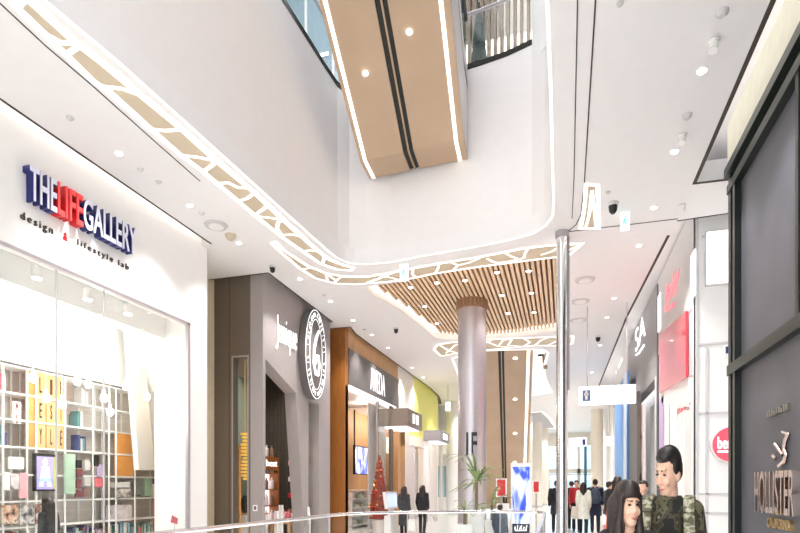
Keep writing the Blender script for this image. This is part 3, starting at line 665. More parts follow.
# slanting magazines
for i, (a, e, yt, yb, c) in enumerate([(95,99,455,466,'black'),(98,103,464,476,'lilac'),(96,104,478,487,'rose')]):
    cellbox('magazine', '%s magazine, %s from the top on the shelf in the middle right' % (c, ORD[i]), 'magazine', a, e, yt, yb, G[c], .03)
def book_row(px0, px1, shelf, cols, where, hmin=.2, hmax=.32, dens=.06):
    y = aX(px0, 500, XS).y; y1 = aX(px1, 500, XS).y; n = 0
    while y < y1-.03:
        w = random.uniform(.025, dens); hgt = random.uniform(hmin, hmax); c = cols[n % len(cols)] if random.random() < .7 else random.choice(cols)
        o = MB().box(XS-.26, XS-.05-random.uniform(0,.03), y, min(y+w, y1), hz[shelf]+.014, hz[shelf]+.014+hgt).build('book', G[c], bevel=.004); origin(o, (XS-.15, y+w/2, hz[shelf]+.014))
        tag(o, '%s book, %s from left %s' % (c, ORD[n % 20], where), 'book', 'books '+where); y += w+.004; n += 1
book_row(-8, 3, 5, ['teal','navy','pale grey'], 'high on the shelving left of the letter panels')
book_row(3.5, 12, 5, ['teal','mint','navy','white'], 'beside the letter panels on the fifth shelf')
book_row(1, 9, 7, ['pink','rose','pale grey','mint'], 'on the top shelf at the far left')
book_row(82, 89, 5, ['navy','pale grey','teal'], 'right of the letter panels on the fifth shelf')
book_row(80, 86, 6, ['mint','teal','white'], 'right of the letter panels on the sixth shelf')
book_row(85, 91, 7, ['mint','pale grey'], 'right of the letter panels on the seventh shelf')
book_row(68, 92, 1, ['teal','maroon','navy','white','mint','lilac'], 'on the low shelf right of the girl')
book_row(94, 115, 1, ['navy','white','maroon','lilac','pale grey','brown'], 'on the low shelf in the middle right')
book_row(117, 133, 1, ['teal','white','black','sky blue'], 'on the low shelf under the printed carton')
book_row(137, 156, 1, ['mint','teal','white','rose'], 'on the low shelf at the right end', .18, .3)
book_row(2, 34, 1, ['brown','white','pink','black','cream'], 'on the low shelf under the magazines at far left')
sm = thing('small_letter_sign', 'white board with the dark letters on the shelf left of the orange panel', 'sign', aX(18, 420, XS))
p, q = aX(14.5, 401, XS), aX(22, 424, XS)
MB().box(XS-.05, XS-.02, p.y, q.y, q.z, p.z).build('board', W['white'], sm)
for k, ch in enumerate(('M', 'II')): text('letter', ch, G['maroon'], sm, V((XS-.02, p.y+.04, 0)), V((XS-.02, q.y-.05, 0)), p.z-.02-.19*k, p.z-.15-.19*k, EX, .008)
# pendant bulbs
BP = [(12,352),(33,378),(46,398),(62,404),(77,381),(88,384),(104,398),(126,386),(110,412),(147,397)]
for i, (x, y) in enumerate(BP):
    c = aX(x, y, -7.6-.12*(i % 3)); t = thing('pendant_bulb', 'glowing white pendant bulb, %s from the left in the left shop' % ORD[i], 'pendant lamp', c, 'pendant bulbs in the left shop')
    MB().ell(c, (.06, .06, .075), 12, 8).build('bulb', W['ledc'], t, smooth=True); MB().tube(c+V((0,0,.06)), c+V((0,0,.14)), .025).build('socket', W['white'], t); MB().tube(c+V((0,0,.14)), (c.x, c.y, 4.3 if c.x > -7.6 else 4.7), .004, n=6).build('cord', W['white'], t)
    if i % 2 == 0: point(c+V((.15,0,-.05)), 7, r=.08)
for i, (x, y) in enumerate([(37,271),(88,293),(128,308)]):
    c = aX(x, y, -7.0); t = thing('track_spotlight', 'white spotlight hanging under the shop ceiling, %s from the left behind the window head' % ORD[i], 'spotlight', c, 'spotlights behind the shop window')
    MB().lathe(c+V((0,0,-.1)), [(.07,0),(.07,.16),(.03,.18)], 16).build('lamp_can', W['white'], t); MB().lathe(c+V((0,0,-.112)), [(.055,0),(.055,.01)], 16).build('lens', W['ledc'], t); MB().tube(c+V((0,0,.08)), (c.x, c.y, 4.7), .015).build('stem', W['white'], t)
    spot(c+V((0,0,-.14)), 70, 2.2)
for y in (3, 5.5, 8, 10): point((-7.9, y, 4.1), 17, r=.15)
# little pink price stand by the window
c = aX(174, 522, -6.9); t = thing('price_stand', 'small pink price card on a white stand inside the shop window', 'price card', (c.x, c.y, 0))
MB().tube((c.x, c.y, 0), (c.x, c.y, c.z-.02), .012).lathe((c.x, c.y, 0), [(.12,0),(.12,.02)], 16).build('stand', W['white'], t)
MB().prism([(c.x, c.y-.1, c.z), (c.x, c.y+.08, c.z-.05), (c.x, c.y+.1, c.z+.06), (c.x, c.y-.06, c.z+.13)], (.01,0,0)).build('card', G['rose'], t)
# ================================================================== TAUPE SHOP (second on the left)
t = thing('storefront', 'taupe shop front with a slanting doorway, second on the left', 'shop front', (-6.4, 12.4, 0))
YN, XJ = 10.7, -6.2
pa = lambda x, y: aY(x, y, YN)
wl, wr = pa(233, 400).x, pa(247.5, 400).x; wt = pa(240, 357).z
b = MB().box(-7.42, wl, YN, YN+.2, 0, 6.12).box(wl, wr, YN, YN+.2, wt, 6.12).box(wr, XJ-.301, YN, YN+.2, 0, 6.12)
b.build('side_panel', W['brown'], t)
MB().box(wl, wr, YN+.09, YN+.1, 0, wt).build('side_glass', W['glass'], t)
MB().box(wl-.03, wl, YN-.01, YN, 0, wt).box(wr, wr+.03, YN-.01, YN, 0, wt).box(wl-.03, wr+.03, YN-.01, YN, wt, wt+.03).build('side_frame', W['taupe'], t)
MB().box(pa(229, 300).x, pa(229, 300).x+.015, YN-.004, YN+.01, 0, 6.1).build('panel_joint', W['gap'], t)
fx = lambda x, y: aX(x, y, XJ)
outer = [V((XJ, YN, 0)), V((XJ, YN, 6.12)), V((XJ, 14.3, 6.12)), V((XJ, 14.3, 0))]
d0 = fx(265.5, 500); d1_ = fx(265.5, 359); d2_ = fx(296, 393); d3 = fx(304, 500)
w0, w1_ = fx(308.5, 500), fx(319, 500); wz = fx(312, 402).z
P2 = lambda v, z=None: V((XJ, v.y, v.z if z is None else z))
b = MB()
# portal as three solid pieces around the doorway and the narrow window
b.prism([V((XJ, YN, 0)), V((XJ, YN, 6.12)), V((XJ, d0.y, 6.12)), V((XJ, d0.y, 0))], (-.3,0,0))
b.prism([V((XJ, d0.y, d1_.z)), V((XJ, d0.y, 6.12)), V((XJ, 14.3, 6.12)), V((XJ, 14.3, wz)), V((XJ, d2_.y, wz)), V((XJ, d2_.y, d2_.z))], (-.3,0,0))
b.prism([V((XJ, d2_.y, wz)), V((XJ, w0.y, wz)), V((XJ, w0.y, 0)), V((XJ, d3.y+.06, 0))], (-.3,0,0))
b.prism([V((XJ, w1_.y, wz)), V((XJ, 14.3, wz)), V((XJ, 14.3, 0)), V((XJ, w1_.y, 0))], (-.3,0,0))
b.build('front_panel', W['taupe'], t)  # lighter than the side panels: cove light painted into the colour
MB().box(XJ-.2, XJ-.19, w0.y, w1_.y, 0, wz).build('window_glass', W['glass'], t)
b = MB().box(-9.6, -9.5, 10.9, 14.3, 0, 5.0).box(-9.5, XJ-.3, 14.25, 14.35, 0, 6.1).box(-9.5, XJ-.3, 10.9, 14.3, 5.0, 5.1).box(-9.5, -7.42, 10.9, 11.0, 0, 5)
b.build('inner_wall', W['dkbrown'], t)
s = thing('shop_sign', 'white lit lettering on the taupe shop front, left of the oval sign', 'sign', fx(284, 335))
p, q = fx(275, 345), fx(295.5, 350); 
text('lettering', 'Junique', W['sign'], s, V((XJ, p.y, 0)), V((XJ, q.y, 0)), fx(277, 315).z, fx(277, 350).z, EX, .012, -.008, back=.03)
s = thing('oval_sign', 'tall dark oval sign with white ring of lettering and looped number six', 'sign', fx(315.5, 355))
XE = -6.0; cA, cB = aX(305.3, 355, XE), aX(326, 358, XE); cy = (cA.y+cB.y)/2; ry = (cB.y-cA.y)/2; zt, zb = aX(315, 309, XE).z, aX(315, 399, XE).z; cz = (zt+zb)/2; rz = (zt-zb)/2
el = lambda k, x, n=48: [V((x, cy+k*ry*math.cos(2*math.pi*i/n), cz+(rz-(1-k)*ry)*math.sin(2*math.pi*i/n))) for i in range(n)]
MB().prism(el(1, XE), (-.19,0,0)).build('disc', W['grey'], s, smooth=True)
def ering(b, k0, k1, x, dx):
    A, B = el(k0, x), el(k1, x)
    for i in range(48):
        j = (i+1) % 48; b.prism([A[i], A[j], B[j], B[i]], (dx,0,0))
b = MB(); ering(b, .985, .955, XE, .006); b.build('outer_ring', W['sign'], s); b = MB(); ering(b, .61, .585, XE, .006); b.build('inner_ring', W['sign'], s)
b = MB()
for i in range(40):     # illegible ring of lettering: short strokes
    if i % 10 in (0,): continue
    a = 2*math.pi*i/40; e = .11 if i % 3 else .08
    for k0, k1 in ((.70, .86),):
        p0 = V((XE, cy+k0*ry*math.cos(a), cz+(rz-(1-k0)*ry)*math.sin(a))); p1 = V((XE, cy+k1*ry*math.cos(a+(.03 if i % 2 else -.03)), cz+(rz-(1-k1)*ry)*math.sin(a+(.03 if i % 2 else -.03))))
        b.bar(p0, p1, .012, .045, (1,0,0))
        if i % 3 == 0: q = (p0+p1)/2; b.bar(q+V((0,-.03,-.04)), q+V((0,.03,.04)), .012, .03, (1,0,0))
b.build('ring_lettering', W['sign'], s)
b = MB(); pts = [V((XE+.01, cy+.14, cz+.62)), V((XE+.01, cy-.02, cz+.42)), V((XE+.01, cy-.14, cz+.1)), V((XE+.01, cy-.17, cz-.25)), V((XE+.01, cy-.05, cz-.5)), V((XE+.01, cy+.1, cz-.5)), V((XE+.01, cy+.17, cz-.25)), V((XE+.01, cy+.1, cz-.02)), V((XE+.01, cy-.02, cz-.05)), V((XE+.01, cy-.06, cz-.25))]
b.path(pts, .035, 8); b.build('number', W['sign'], s)
# inside the taupe shop
t = thing('display_cabinet', 'lit wooden display cabinet of white bottles inside the taupe shop', 'cabinet', (-7.9, 13.6, 0))
p, q = aX(263.5, 456, -7.25), aX(279, 530, -7.25); dxx = -7.25
MB().box(dxx-.3, dxx, p.y, p.y+.05, 0, p.z-.35).box(dxx-.3, dxx, q.y-.05, q.y, 0, p.z-.35).box(dxx-.3, dxx, p.y, q.y, p.z-.35, p.z).box(dxx-.3, dxx-.28, p.y, q.y, 0, p.z).box(dxx-.3, dxx, p.y, q.y, 0, .5).build('carcass', W['wood'], t)
text('cabinet_lettering', 'best', W['sign'], t, V((dxx, p.y+.12, 0)), V((dxx, q.y-.12, 0)), p.z-.08, p.z-.25, EX, .02)
for k in range(5): MB().box(dxx-.28, dxx-.02, p.y+.05, q.y-.05, .55+.42*k, .58+.42*k).build('shelf', W['wood'], t)
MB().box(dxx-.275, dxx-.265, p.y+.05, q.y-.05, .6, p.z-.4).build('back_light', mat('cabinet_glow', S(235,230,240), .5, emit=(1,.95,1), es=1.2), t)
for k in range(5):
    for j in range(3):
        y = p.y+.14+j*(q.y-p.y-.28)/2; zz = .58+.42*k
        o = MB().lathe((dxx-.14, y, zz), [(.05,0),(.05,.2),(.02,.24),(.02,.3)], 10).build('bottle', G['white' if (j+k) % 3 else 'brown']); origin(o, (dxx-.14, y, zz))
        tag(o, '%s bottle, %s along on the %s shelf of the lit cabinet' % ('white' if (j+k) % 3 else 'brown', ORD[j], ORD[k]), 'bottle', 'bottles in the lit cabinet')
o = MB().box(*(lambda p, q: (p.x, q.x, YN+.5, YN+.56, 0, p.z))(aY(234, 445, YN+.5), aY(239.5, 445, YN+.5))).build('orange_board', W['gold']); tag(origin(o, aY(237,445,YN+.5)*1), 'upright orange board seen through the narrow side window of the taupe shop', 'board')
b = MB(); c0 = aY(245, 480, YN+1.2); c1 = aY(245, 435, YN+1.2)
for i in range(14):
    z = c0.z+(c1.z-c0.z)*i/13; r = .05+.07*abs(math.sin(i*.55)); b.lathe((c0.x, c0.y, z), [(r,0),(r*1.05,.045),(r*.7,.05)], 12)
b.tube(c0, (c1.x, c1.y, 5.0), .006, n=6)
tag(origin(b.build('hanging_lantern', mat('gold_lantern', S(224,180,70), .4, emit=S(224,180,70), es=.5)), c1), 'tall gold ribbed lantern hanging behind the narrow side window', 'lantern')
t = thing('shop_counter', 'white counter with dark goods behind the narrow side window', 'counter', aY(244, 520, YN+1.0))
c = aY(244, 520, YN+1.0); MB().box(c.x-.25, c.x+.35, c.y, c.y+.5, 0, c.z+.12).build('body', W['white'], t); MB().box(c.x-.27, c.x+.37, c.y-.02, c.y+.52, c.z+.12, c.z+.16).build('top', W['woodl'], t)
for i, (dx, hh, m, lb) in enumerate([(-.1,.42,'black','black rounded head shaped goods'),(.1,.2,'white','short white jar')]):
    o = MB().lathe((c.x+dx, c.y+.2, c.z+.16), [(.07,0),(.1,hh*.4),(.11,hh*.7),(.05,hh)], 14).build('jar', W[m], smooth=True); tag(origin(o, (c.x+dx, c.y+.2, c.z+.16)), lb+' on the counter behind the side window', 'jar')
o = MB().box(-7.0, -6.98, YN-.012, YN-.002, 1.45, 1.6).build('notice', W['white']); 
p, q = pa(253, 505), pa(257.5, 511); o.data.transform(M.Translation(V((p.x+7.0, 0, 0))));
bpy.data.objects.remove(o)
nt_ = thing('door_notice', 'small white notice with grey symbol on the taupe panel', 'notice', p)
MB().box(p.x, q.x, YN-.008, YN, q.z, p.z).build('card', W['white'], nt_); MB().box(p.x+.025, q.x-.025, YN-.012, YN-.008, q.z+.025, p.z-.025).build('symbol', W['grey'], nt_)
ht = thing('display_table', 'low display table heaped with pink goods in the doorway of the taupe shop', 'table', aX(291, 530, -6.85))
c = aX(291, 525, -6.85); MB().box(c.x-.28, c.x+.28, c.y-.62, c.y+.62, .55, .6).build('tabletop', W['woodl'], ht)
for a in (-.24, .24):
    for e in (-.57, .57): MB().box(c.x+a-.03, c.x+a+.03, c.y+e-.03, c.y+e+.03, 0, .55).build('leg', W['woodl'], ht)
for i in range(18):
    px = c.x-.18+.18*(i % 3); py = c.y-.5+.2*(i//3); hh = random.uniform(.2,.34); cc = ['pink','white','rose','brown'][i % 4]
    o = MB().lathe((px, py, .6), [(.05,0),(.08,.06),(.075,hh*.7),(.03,hh)], 10).build('gift_bag', G[cc], smooth=True)
    tag(origin(o, (px, py, .6)), '%s wrapped goods, row %s, %s along on the display table' % (cc, ['at the back','in the middle','at the front'][i % 3], ORD[i//3]), 'wrapped goods', 'pink goods on the display table')
for i, (x, yt, yb) in enumerate([(278,511,522),(282.5,505,522)]):
    q = aX(x, yb, -6.6); o = MB().box(q.x-.08, q.x, q.y-.05, q.y+.05, 0, aX(x, yt, -6.6).z).build('white_pillar_stand', W['white']); tag(origin(o, (q.x-.04, q.y, 0)), ['shorter','taller'][i]+' white stand in the doorway of the taupe shop', 'stand')
o = MB(); p = aX(308, 507, -6.12); o.prism([(p.x, p.y-.06, p.z), (p.x, p.y+.02, p.z), (p.x, p.y+.12, p.z-.42), (p.x, p.y+.03, p.z-.42)], (.03,0,0)); o.box(p.x, p.x+.03, p.y+.05, p.y+.09, 0, p.z-.4); o = o.build('white_blade_stand', W['white']); tag(origin(o, (p.x, p.y, 0)), 'leaning white blade on a stand between the doorway and the narrow window', 'stand')
for i in range(7):
    z = 1.2+.42*i; p = aX(299.5, 486-(z-1.5)*38, -6.75); o = MB().box(-6.85, -6.77, 13.1, 13.2, z, z+.12).build('hanging_pouch', G[['red','white','pink','pale grey','rose','white','black'][i]]); tag(origin(o, (-6.8, 13.15, z)), '%s pouch on the dark doorway jamb, %s from the bottom' % (['red','white','pink','pale grey','rose','white','black'][i], ORD[i]), 'pouch', 'pouches on the doorway jamb')
st = MB(); a0 = aX(309, 465, -7.6); a1 = aX(319, 482, -7.6); st.prism([a0, a1, a1+V((0,0,-.22)), a0+V((0,0,-.22))], (-.1,0,0)); tag(origin(st.build('slanted_rail', W['cream']), a0), 'slanting cream rail seen through the narrow window of the taupe shop', 'rail')
o = MB().box(-8.35, -8.25, 12.9, 14.2, 0, 4.4).build('glass_screen', mat('grey_green_glass', S(150,160,146), .3)); tag(origin(o, (-8.35,13.5,0)), 'grey green screen behind the narrow window of the taupe shop', 'screen')
spot((-7.8, 12.2, 4.9), 160, 2.3); spot((-6.9, 13.6, 4.9), 90, 2.0); spot((-7.3, 11.3, 4.9), 60, 2.0)
# ================================================================== WOOD FRAMED SHOP (third on the left)
XA, YA = -6.0, 14.9
t = thing('storefront', 'shop front with orange wood pillar and dark grey sign band, third on the left', 'storefront', (XA, 17.5, 0))
MB().box(-6.6, XA, YA, YA+.25, 0, 6.1).build('pillar', W['wood'], t)
ax = lambda x, y: aX(x, y, XA)
yE = ax(398, 400).y; yG = ax(414, 400).y; zb0, zt0 = ax(345, 383).z, ax(345, 346).z
MB().box(XA-.3, XA-.02, YA+.25, yE, zt0, 6.1).build('wood_band', W['woodl'], t)
MB().box(XA-.3, XA+.03, YA+.25, yE, zb0, zt0).build('sign_band', W['grey'], t)
MB().box(XA-.28, XA+.02, YA+.3, yE-.3, zb0-.05, zb0).build('light_strip', W['sign'], t)
MB().box(-8.2, -8.1, YA+.25, yE-.02, 0, 4.6).build('back_wall', W['woodl'], t)
MB().box(-8.1, XA-.3, YA+.25, yE-.02, 4.5, 4.6).build('shop_ceiling', W['taupe'], t)
MB().box(-8.1, XA-.3, YA+.1, YA+.24, 0, 4.6).build('side_wall', W['wood'], t)
for (a, e, m, dx) in ((345.5, 348, 'brown', 0), (369, 377, 'lgrey', -.5), (377.5, 379, 'taupe', -.1), (390.5, 393.5, 'brown', 0)):
    p, q = aX(a, 450, XA+dx), aX(e, 450, XA+dx); MB().box(XA+dx-.05, XA+dx, p.y, q.y, 0, zb0-.05).build('post', W[m], t)
p, q = ax(379, 450), ax(391, 450); MB().box(XA-.05, XA-.04, p.y, q.y, 0, zb0-.06).build('glass_pane', W['glass'], t)
s = thing('shop_sign', 'white lit capital letters on the dark grey sign band above the wood shop', 'sign', ax(376, 382))
p, q = ax(369.5, 390), ax(384, 398); text('lettering', 'AVEDA', W['sign'], s, V((XA+.03, p.y, 0)), V((XA+.03, q.y, 0)), ax(371, 368).z, ax(371, 390.5).z, EX, .012, -.012)
sc_ = thing('wall_screen', 'blue abstract picture screen on the wood wall inside the third shop', 'screen', aX(362, 460, -7.6))
p, q = aX(355, 445, -7.6), aX(368, 475, -7.6)
MB().box(-7.68, -7.6, p.y, q.y, q.z, p.z).build('bezel', W['dark'], sc_); MB().box(-7.6, -7.59, p.y+.04, q.y-.04, q.z+.04, p.z-.04).build('picture', W['screen'], sc_)
MB().tube((-7.9, (p.y+q.y)/2, p.z), (-7.9, (p.y+q.y)/2, 4.5), .03).bar((-7.9, (p.y+q.y)/2, p.z-.2), (-7.65, (p.y+q.y)/2, p.z-.2), .1, .1).build('mount', W['dark'], sc_)
sh2 = thing('display_shelf', 'white shelf unit with rows of green products inside the third shop', 'shelf unit', aX(362, 530, -7.0))
p, q = aX(352, 492, -7.0), aX(369.5, 531, -7.0)
MB().box(-7.35, -7.0, p.y, p.y+.04, 0, p.z).box(-7.35, -7.0, q.y-.04, q.y, 0, p.z).box(-7.35, -7.3, p.y, q.y, 0, p.z).build('frame', W['white'], sh2)
for k in range(5): MB().box(-7.35, -7.0, p.y, q.y, .1+.31*k, .13+.31*k).build('shelf', W['white'], sh2)
for k in range(4):
    for j in range(9):
        y = p.y+.12+j*(q.y-p.y-.24)/8; hh = random.uniform(.12,.22); cc = ['mint','white','olive','mint','cream'][(j*3+k) % 5]
        o = MB().lathe((-7.12, y, .13+.31*k), [(.05,0),(.055,hh*.7),(.02,hh*.8),(.02,hh)], 10).build('product_bottle', G[cc]); tag(origin(o, (-7.12, y, .13+.31*k)), '%s product bottle, %s along on the %s shelf of the white unit' % (cc, ORD[j], ORD[k]), 'bottle', 'products on the white shelf unit')
def potted(c, r=.2, h=.35, m='pot'):
    return MB().lathe(c, [(r*.75,0),(r,h),(r*.88,h),(r*.85,h-.04)], 20).build('pot', W[m], None, smooth=True)
# slim decorated tree
c = aX(379.5, 522, -5.7); c.z = 0; t = thing('decorated_tree', 'slim cone shaped tree covered in red and gold baubles inside the third shop', 'tree', c)
zt = aX(379.5, 455, -5.7).z; b = MB(); b.lathe(c+V((0,0,.45)), [(.34,0),(.3,.3),(.22,.9),(.12,1.5),(.03,zt-.45)], 16); b.build('foliage', tex_mat('dark_red_foliage', [S(92,44,36),S(150,70,56),S(70,60,44)], 'noise', 9), t)
b = MB(); b2 = MB()
for i in range(150):
    z = random.random()**1.3; a = random.random()*6.28; r = .36*(1-z)+.04; (b if i % 3 else b2).ell(c+V((r*math.cos(a), r*math.sin(a), .5+z*(zt-.6))), (.035,)*3, 8, 5)
b.build('red_bauble', mat('red_bauble', S(196,70,56), .25), t)['kind'] = 'stuff'; b2.build('gold_bauble', mat('gold_bauble', S(224,178,120), .25, .4), t)['kind'] = 'stuff'
MB().lathe(c, [(.2,0),(.24,.42),(.05,.46)], 16).build('pot', W['white'], t)
c = aX(379, 528, -6.1); c.z = 0
pd = thing('pedestal_display', 'white tapered pedestal with pale blue screen beside the slim tree', 'display stand', aX(395, 520, -5.0))
p, q = aX(389.5, 492, -5.0), aX(399, 508, -5.0); MB().prism([V((-5.05, p.y, q.z)), V((-5.05, q.y, q.z)), V((-5.1, q.y+.08, p.z)), V((-5.1, p.y-.08, p.z))], (-.1,0,0)).build('screen_head', W['white'], pd)
MB().prism([V((-5.045, p.y+.06, q.z+.06)), V((-5.045, q.y-.06, q.z+.06)), V((-5.09, q.y, p.z-.05)), V((-5.09, p.y, p.z-.05))], (.004,0,0)).build('screen', mat('pale_blue_screen', S(196,214,246), .3, emit=S(196,214,246), es=.5), pd)
MB().box(-5.2, -5.0, p.y+.1, q.y-.1, 0, .6).box(-5.12, -5.08, p.y+.25, q.y-.25, .6, q.z).build('base', W['white'], pd)
ws = thing('hanging_signboard', 'white hanging panel of pale lettering shapes behind the glass of the third shop', 'panel', aX(392, 442, -6.4))
p, q = aX(387, 437, -6.4), aX(397, 455, -6.4); MB().box(-6.43, -6.4, p.y, q.y, q.z, p.z).build('panel', W['signp'], ws); MB().tube((-6.41, p.y+.1, p.z), (-6.41, p.y+.1, 4.5), .008, n=6).tube((-6.41, q.y-.1, p.z), (-6.41, q.y-.1, 4.5), .008, n=6).build('cable', W['steel'], ws)
for (x, y) in ((362, 402), (372.5, 410)):
    p = aX(x, y, -7.4); spot((p.x-.1, p.y, 4.45), 60, 1.1, (1,.8,.55), .04)
for y in (16.5, 19, 22, 25): point((-7.0, y, 4.2), 40, (1,.9,.78), .12)
# ================================================================== CREAM AND LIME SHOP (fourth on the left)
t = thing('storefront', 'cream and lime green curved shop front, fourth on the left', 'storefront', (XA, 25, 0))
arc = [(XA, yE), (XA, yG), (-6.02, 26.0), (-6.1, 27.2), (-6.3, 28.6), (-6.6, 30.0)]
zlo = ax(405, 414).z
def band(run, z0, z1, nm, m, th=.2):
    b = MB()
    for p, q in zip(run, run[1:]): b.prism([(p[0], p[1], z0), (q[0], q[1], z0), (q[0], q[1], z1), (p[0], p[1], z1)], (-th, 0, 0))
    return b.build(nm, m, t)
band(arc[:2], zlo, 6.4, 'cream_band', W['cream']); band(arc[1:], 3.6, 6.4, 'green_band', W['green'])
band(arc[1:2]+[(-6.02,26)], 3.2, 3.6, 'header', W['cream'])
for y, m in ((yE+.1,'woodl'), (22.6,'lgrey'), (24.8,'white'), (27.0,'white'), (29.6,'white')): MB().box(-6.4, XA-.02-(.3 if y > 28 else 0), y, y+.25, 0, 4.2).build('post', W[m], t)
MB().box(-8.2, -8.1, yE, 30.9, 0, 4.6).build('back_wall', W['woodl'], t); MB().box(-8.1, -6.75, yE, 30.9, 4.5, 4.6).build('shop_ceiling', W['white'], t)
lg = thing('leaf_emblem', 'white rounded emblem on the lime green band', 'emblem', aX(426.5, 418, -6.0))
c = aX(426.5, 414, -6.2); b = MB(); b.ell(c+V((.06,0,0)), (.03,.55,.5), 16, 8); b.box(c.x+.03, c.x+.08, c.y-.5, c.y+.45, c.z-.75, c.z); b.build('emblem', mat('pale_emblem', S(226,232,170), .5), lg)
def canopy(label, px0, px1, px2, yt, yb, X0, X1, m, inner):
    p, q = aX(px1, yt, X1), aX(px2, yb, X1); zt = p.z; zb = aX(px1, yb, X1).z
    o = thing('sign_canopy', label, 'canopy', (X1, p.y, zb)); MB().box(X0, X1, p.y, q.y, zb, zt).build('box', m, o); MB().box(X0+.1, X1-.1, p.y+.1, q.y-.1, zb-.03, zb).build('light_panel', W['sign'], o)
    b = MB(); yy = p.y+(q.y-p.y)*.5
    for k in (-.25, .25): b.box(X1, X1+.03, yy+k-.12, yy+k+.12, zb+.25*(zt-zb), zb+.8*(zt-zb))
    b.build('emblem', W['sign'], o)
    for k, yy in enumerate((p.y+.05, q.y-.25)): MB().box(X0, X0+.2, yy, yy+.2, 0, zb).build('post', inner, o)
    return p, q, zb, zt
canopy('brown box canopy with white marks beside the lime green band', 391, 408, 422, 408, 425.5, -6.3, -5.2, mat('brown_steel', S(128,116,106), .35), W['lgrey'])
canopy('grey box canopy near the far white wall', 434, 440, 449.5, 430, 440.5, -5.6, -4.9, W['grey2'], W['white'])
# shop items behind the two women
for i, (x0, x1, m) in enumerate(((400.5, 406, 'woodl'), (406.5, 414.5, 'lilac'), (416, 421, 'white'), (421.5, 431, 'mint'))):
    X = -7.0; p, q = aX(x0, 430, X), aX(x1, 430, X); o = MB().box(X-.1, X, p.y, q.y, 0, 3.3).build('display_board', W[m] if m in W else G[m]); tag(origin(o, (X, p.y, 0)), '%s display board, %s from the left behind the two women in dark' % (m.replace('woodl','light wood'), ORD[i]), 'display board')
X = -6.9; p, q = aX(418, 450, X), aX(430, 450, X)
dr = thing('goods_rack', 'glass rack of small dark goods behind the woman in black', 'rack', (X, p.y, 0))
MB().box(X, X+.03, p.y, p.y+.04, 0, 3.2).box(X, X+.03, q.y-.04, q.y, 0, 3.2).build('frame', W['white'], dr)
for k in range(7): MB().box(X-.02, X+.25, p.y, q.y, .4+.4*k, .42+.4*k).build('shelf', W['white'], dr)
for k in range(7):
    for j in range(7):
        y = p.y+.15+j*(q.y-p.y-.3)/6; hh = random.uniform(.1,.26); cc = ['black','navy','white','olive','pale grey','brown'][(j*5+k*3) % 6]
        o = MB().box(X+.05, X+.17, y-.06, y+.06, .42+.4*k, .42+.4*k+hh).build('boxed_goods', G[cc]); tag(origin(o, (X+.1, y, .42+.4*k)), '%s goods, %s along on the %s shelf behind the woman in black' % (cc, ORD[j], ORD[k]), 'goods', 'goods on the glass rack')
# blue striped display at the far white wall
X = -6.6
fb = thing('glazed_opening', 'pale wall panel with teal blue vertical bars far down the left side', 'window display', aX(441, 480, -7.5))
c0, c1 = aD(438, 466, 34), aD(451, 497, 34); MB().box(c0.x-.2, c1.x+.3, c0.y, c0.y+.1, 0, 5).build('panel', W['white'], fb)
for i in range(6):
    x = c0.x+(c1.x-c0.x)*(i+.2)/6; MB().box(x, x+(.08 if i % 2 else .05), c0.y-.03, c0.y, c1.z, c0.z).build('bar', mat('teal_bar', S(92+20*(i % 3),160,180), .4), fb)
o = MB().box(-6.1, -4.4, 33.2, 33.5, 0, 6).build('wall_end_pier', W['white']); struct(o); o.name = 'wall_far_pier'
# ================================================================== RIGHT SIDE
# black shop front, nearest on the right
XB, YB = 2.2, 8.75
bx = lambda x, y: aX(x, y, XB)
t = thing('storefront', 'black panelled shop front at the near right', 'storefront', (XB+.5, 5, 0))
MB().box(XB+.06, XB+.5, -1, YB-.1, 0, 5.75).build('slate_panel', W['charcoal'], t)
z1, z2 = bx(735, 367).z, bx(735, 180).z; zT = 5.9
b = MB().box(XB, XB+.06, -1, YB, 0, .12).box(XB-.03, XB+.08, -1, YB, z1-.07, z1+.07).box(XB-.03, XB+.08, -1, YB, z2-.06, z2+.06)
b.build('cross_rail', W['blackframe'], t)
MB().box(XB-.01, XB+.5, YB-.12, YB, 0, zT).box(XB-.02, XB+.06, YB-.34, YB-.25, 0, z2).build('end_post', W['blackframe'], t)
MB().box(XB-.06, XB+.5, -1, YB+.02, zT-.12, zT).build('cornice', W['blackframe'], t)
MB().box(XB+.04, XB+.06, -1, YB-.3, z2+.07, zT-.12).build('top_panel', mat('bronze_grey_strip', S(120,116,104), .35, .4), t)
MB().box(XB-.02, XB+.02, -1, YB, zT, 6.5).build('upper_band', mat('sage_cove', S(232,230,214), .6), t)
for i in range(3): y = YB-2.4-2.2*i; MB().box(XB-.015, XB+.06, y-.04, y+.04, z1+.07, z2-.06).build('mullion', W['blackframe'], t)
def rtext(par, name, st, px0, px1, yt, yb, m, X, depth, bold=0, ref=None, **k):
    p = aX(px0, yb, X); q = aX(px1, yb, X); return text(name, st, m, par, V((X, p.y, 0)), V((X, q.y, 0)), aX(px0, yt, X).z, p.z, NX, depth, bold, **k)
Xs = XB+.06; silver = mat('brushed_silver', S(222,204,196), .22, 1); 
s = thing('shop_sign', 'large silver letters on the black shop front at the near right', 'sign', aX(785, 490, Xs)); rtext(s, 'lettering', 'HOLLISTER', 762, 803, 472, 512, silver, Xs, .08, .01)
s = thing('shop_sign', 'small gold letters under the large silver letters on the black shop front', 'sign', aX(785, 525, Xs)); rtext(s, 'lettering', 'CALIFORNIA', 771, 795, 517, 527, mat('pale_gold', S(226,196,140), .3, .9), Xs, .04, .01)
s = thing('small_plate', 'small grey lettered plate above the bird emblem', 'plate', aX(780, 414, Xs)); p, q = aX(769.5, 417, Xs), aX(791, 417, Xs); za = aX(769.5, 410, Xs).z
b = MB()
